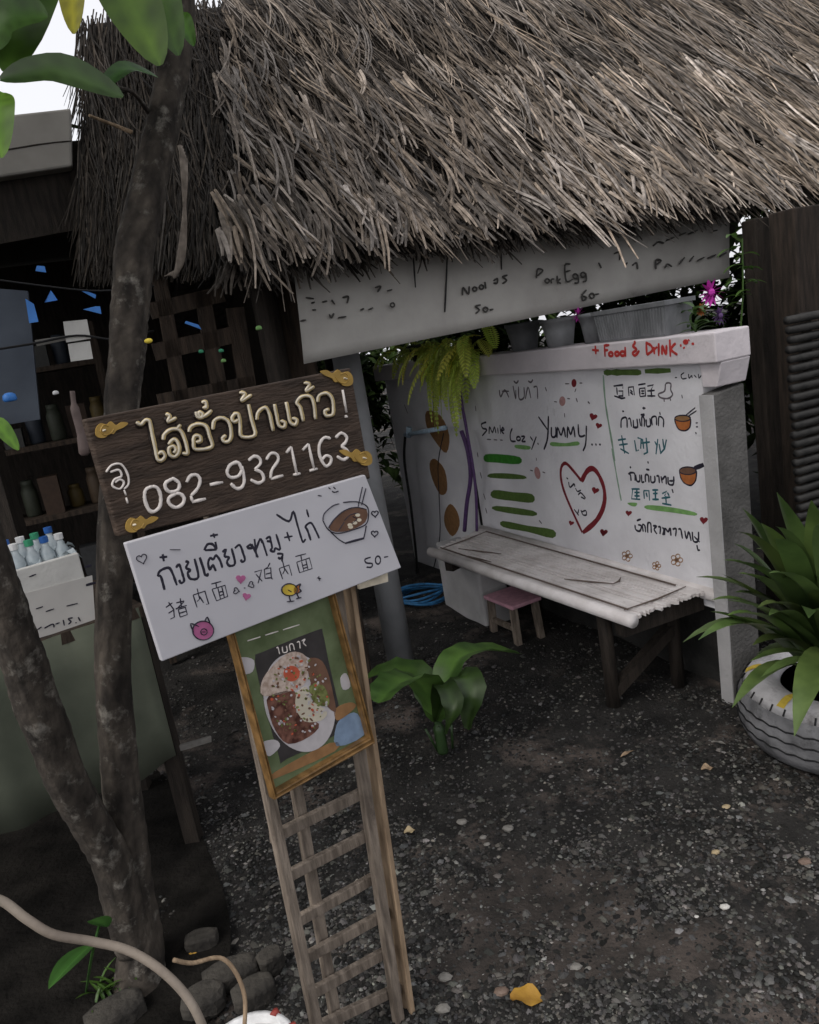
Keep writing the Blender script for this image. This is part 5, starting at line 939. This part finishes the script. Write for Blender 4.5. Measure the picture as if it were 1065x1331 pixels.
# ------------------------------------------------------------------ lower left: hose, vine, pot, bricks, seedlings
b = MB(); b.tube(smooth3([at(-40, 1166, 1.35), at(0, 1170, 1.35), at(35, 1195, 1.33), at(70, 1215, 1.31), at(120, 1224, 1.3), at(165, 1235, 1.28), at(205, 1258, 1.25), at(240, 1292, 1.22), at(262, 1331, 1.2), at(275, 1380, 1.2)]), .0078, 10)
tag(obj('garden_hose', b, 'hose', smooth=True, origin=gp(270, 1420)), 'tan curving hose or stem at the lower left in front of everything', 'hose')
b = MB(); b.tube(smooth3([at(226, 1248, 1.35), at(250, 1252, 1.36), at(285, 1245, 1.37), at(305, 1262, 1.36), at(318, 1295, 1.34), at(318, 1335, 1.33)]), .0042, 8)
tag(obj('vine_loop', b, 'wood_raw', smooth=True, origin=at(318, 1335, 1.33)), 'thin straw coloured vine looping up out of the white pot', 'vine')
pc = at(328, 1395, 1.33); pc[2] = 0
pt = thing('white_pot', 'white pot with red stripes at the lower border beside the rack', 'pot', pc); hz = at(328, 1322, 1.37)[2]-.036
b = MB(); b.lathe([(.06, -.01), (.085, hz*.6), (.092, hz-.01), (.097, hz-.01), (.097, hz), (.086, hz), (.084, hz-.02), (.0001, hz-.03)], pc, 28); obj('shell', b, 'white', pt, smooth=True)
b = MB(); b.lathe([(.083, hz-.018), (.0001, hz-.012)], pc, 16); obj('soil_and_shade', b, 'soil_and_shade', pt)
for a in (.5, 1.1, 4.2, 5.0, 5.6):
    b = MB(); b.tube([pc+np.array([r_*math.cos(a+(z_-hz)*2), r_*math.sin(a+(z_-hz)*2), z_]) for r_, z_ in ((.0875, hz-.001), (.0965, hz+.0005), (.0975, hz-.012))], .008, 6); obj('red_stripe', b, 'pot_red', pt, smooth=True)
for px_, py_, sz, rot, lb in ((352, 1248, (.075, .06, .05), .5, 'rounded grey stone block touching the left rail of the rack'), (300, 1265, (.16, .09, .04), .3, 'long flat grey brick under the vine loop'), (265, 1300, (.12, .09, .05), .2, 'worn brick behind the hose end'), (262, 1222, (.10, .06, .04), .1, 'mossy stone at the foot of the tree'), (150, 1318, (.16, .1, .05), .5, 'flat brown stone under the hose in the lower left'), (330, 1290, (.12, .08, .05), .4, 'cracked grey brick between the vine and the rack')):
    q = gp(px_, py_, .02); b = MB(); b.blob(q, (sz[0]*.55, sz[1]*.6, sz[2]*.9), 12, 8, .05)
    b.v = [tuple(q+np.clip(np.array(v)-q, [-sz[0]*.45, -sz[1]*.45, -sz[2]], [sz[0]*.45, sz[1]*.45, sz[2]*.5])) for v in b.v]
    o = tag(obj('stone_block', b, 'brick', origin=q, bevel=.004), lb, 'stone', 'stones and bricks round the tree'); o.rotation_euler[2] = rot
for lf, lb in (([(62, 1272, 118, 1228, .05), (115, 1185, 140, 1205, .035)], 'small dark green seedling with two leaves under the hose'),):
    b = MB(); 
    for x0, y0, x1, y1, wd in lf: b.col = (.9, 1.3, 1); b.leaf(at(x1, y1, 1.55), at(x0, y0, 1.42)-at(x1, y1, 1.55), np.linalg.norm(at(x0, y0, 1.42)-at(x1, y1, 1.55)), wd, .2, .25)
    q = gp(112, 1290); b.tube(smooth3([q, at(120, 1240, 1.55), at(130, 1200, 1.55)]), .003, 6); tag(obj('seedling', b, 'leaf', origin=q), lb, 'plant')
b = MB(); q = gp(150, 1290)
for k in range(40): a = random.uniform(0, 6.28); b.col = (1, 1.1, .7); b.leaf(q+np.array([random.gauss(0, .03), random.gauss(0, .03), 0]), (math.cos(a)*.5, math.sin(a)*.5, 1), random.uniform(.04, .09), .008, 1.0, .2, 4)
tag(obj('grass_tuft', b, 'leaf', origin=q), 'small tuft of grass at the foot of the tree', 'grass')
# ------------------------------------------------------------------ right side and background
SC = Plane(at(1050, 520, 3.3), E_); q0, q1 = SC(1031, 520), SC(1300, 520); zt = SC(1040, 408)[2]
bs_ = thing('slatted_screen', 'dark ribbed screen standing right of the brown post', 'screen', q0*np.array([1, 1, 0]))
b = MB(); k = 0
while .05+k*.036 < zt:
    z = .05+k*.036; k += 1; b.tube([np.array([q0[0]-.004*(k % 3), q0[1], z]), (q0+q1)/2*np.array([1, 1, 0])+UZ*(z+.004*math.sin(k)), np.array([q1[0], q1[1], z])], .0155, 8)
obj('slats', b, 'screen', bs_, smooth=True)
for e in (.1, .5, 1.0):
    q = q0*(1-e)+q1*e+Hh*.04; b = MB(); b.bar((q[0], q[1], 0), (q[0], q[1], zt), .04, .03); obj('upright', b, 'wood_dark', bs_)
def bush(name, c, rad, n, lsz, label, cat, mt='hedge', group=None, trunkh=0):
    c = np.array(c, float); t = thing(name, label, cat, (c[0], c[1], 0), group); b = MB()
    cl = [(c+rad*np.array([random.gauss(0, .45), random.gauss(0, .45), random.gauss(0, .42)]), random.uniform(.5, 1.5)) for _ in range(max(8, n//60))]
    for k in range(n):
        q, v = random.choice(cl); p = q+np.array([random.gauss(0, .14), random.gauss(0, .14), random.gauss(0, .12)])*max(rad)
        if p[2] < .02: continue
        a = random.uniform(0, 6.28); vv = v*random.uniform(.6, 1.4); b.col = (vv, vv, vv*.8); b.leaf(p, (math.cos(a), math.sin(a), random.uniform(-.6, .6)), lsz*random.uniform(.6, 1.4), lsz*.45, .8, .2, 3)
    obj('crown', b, mt, t)
    tk = MB(); tk.tube(smooth3([(c[0], c[1], -.05), (c[0]+.05, c[1], c[2]*.5), (c[0], c[1], c[2])]), [max(.02, rad[2]*.05)]*11, 8); obj('trunk', tk, 'bark', t, smooth=True)
for e, h_, lb in ((-.15, 4.6, 'dense dark bush between the stall and the hut'), (0.9, 4.4, 'dense dark bush behind the far end of the painted wall'), (1.9, 3.3, 'dense dark bush behind the middle of the painted wall'), (2.7, 2.3, 'dark bush behind the pots near the wall end'), (3.3, 1.3, 'dark bush behind the brown post')):
    q = P0+E_*e+Hh*h_; bush('bush', (q[0]+.4, q[1], 1.15), np.array([.62, .5, .9]), 3200, .15, lb, 'bush', group='dark bushes behind the hut')
q = gp(1045, 700, 0)+np.array([.25, .3, 0]); bush('bush', (q[0], q[1], .38), np.array([.3, .25, .35]), 500, .09, 'low leafy shrub between the concrete pier and the brown post', 'bush')
for x, y, z, r_, lb in ((-5, 11, 3.2, 2.2, 'tall tree behind the stall on the left'), (1.5, 11, 3.0, 2.5, 'tall tree behind the hut'), (6, 9.5, 3.0, 2.4, 'tall tree behind the brown post on the right'), (7, 4.5, 2.8, 2.0, 'tall tree beyond the tyre planter')):
    bush('tree', (x, y, z), np.array([r_, r_, r_]), 2600, .32, lb, 'tree', group='trees around the yard')
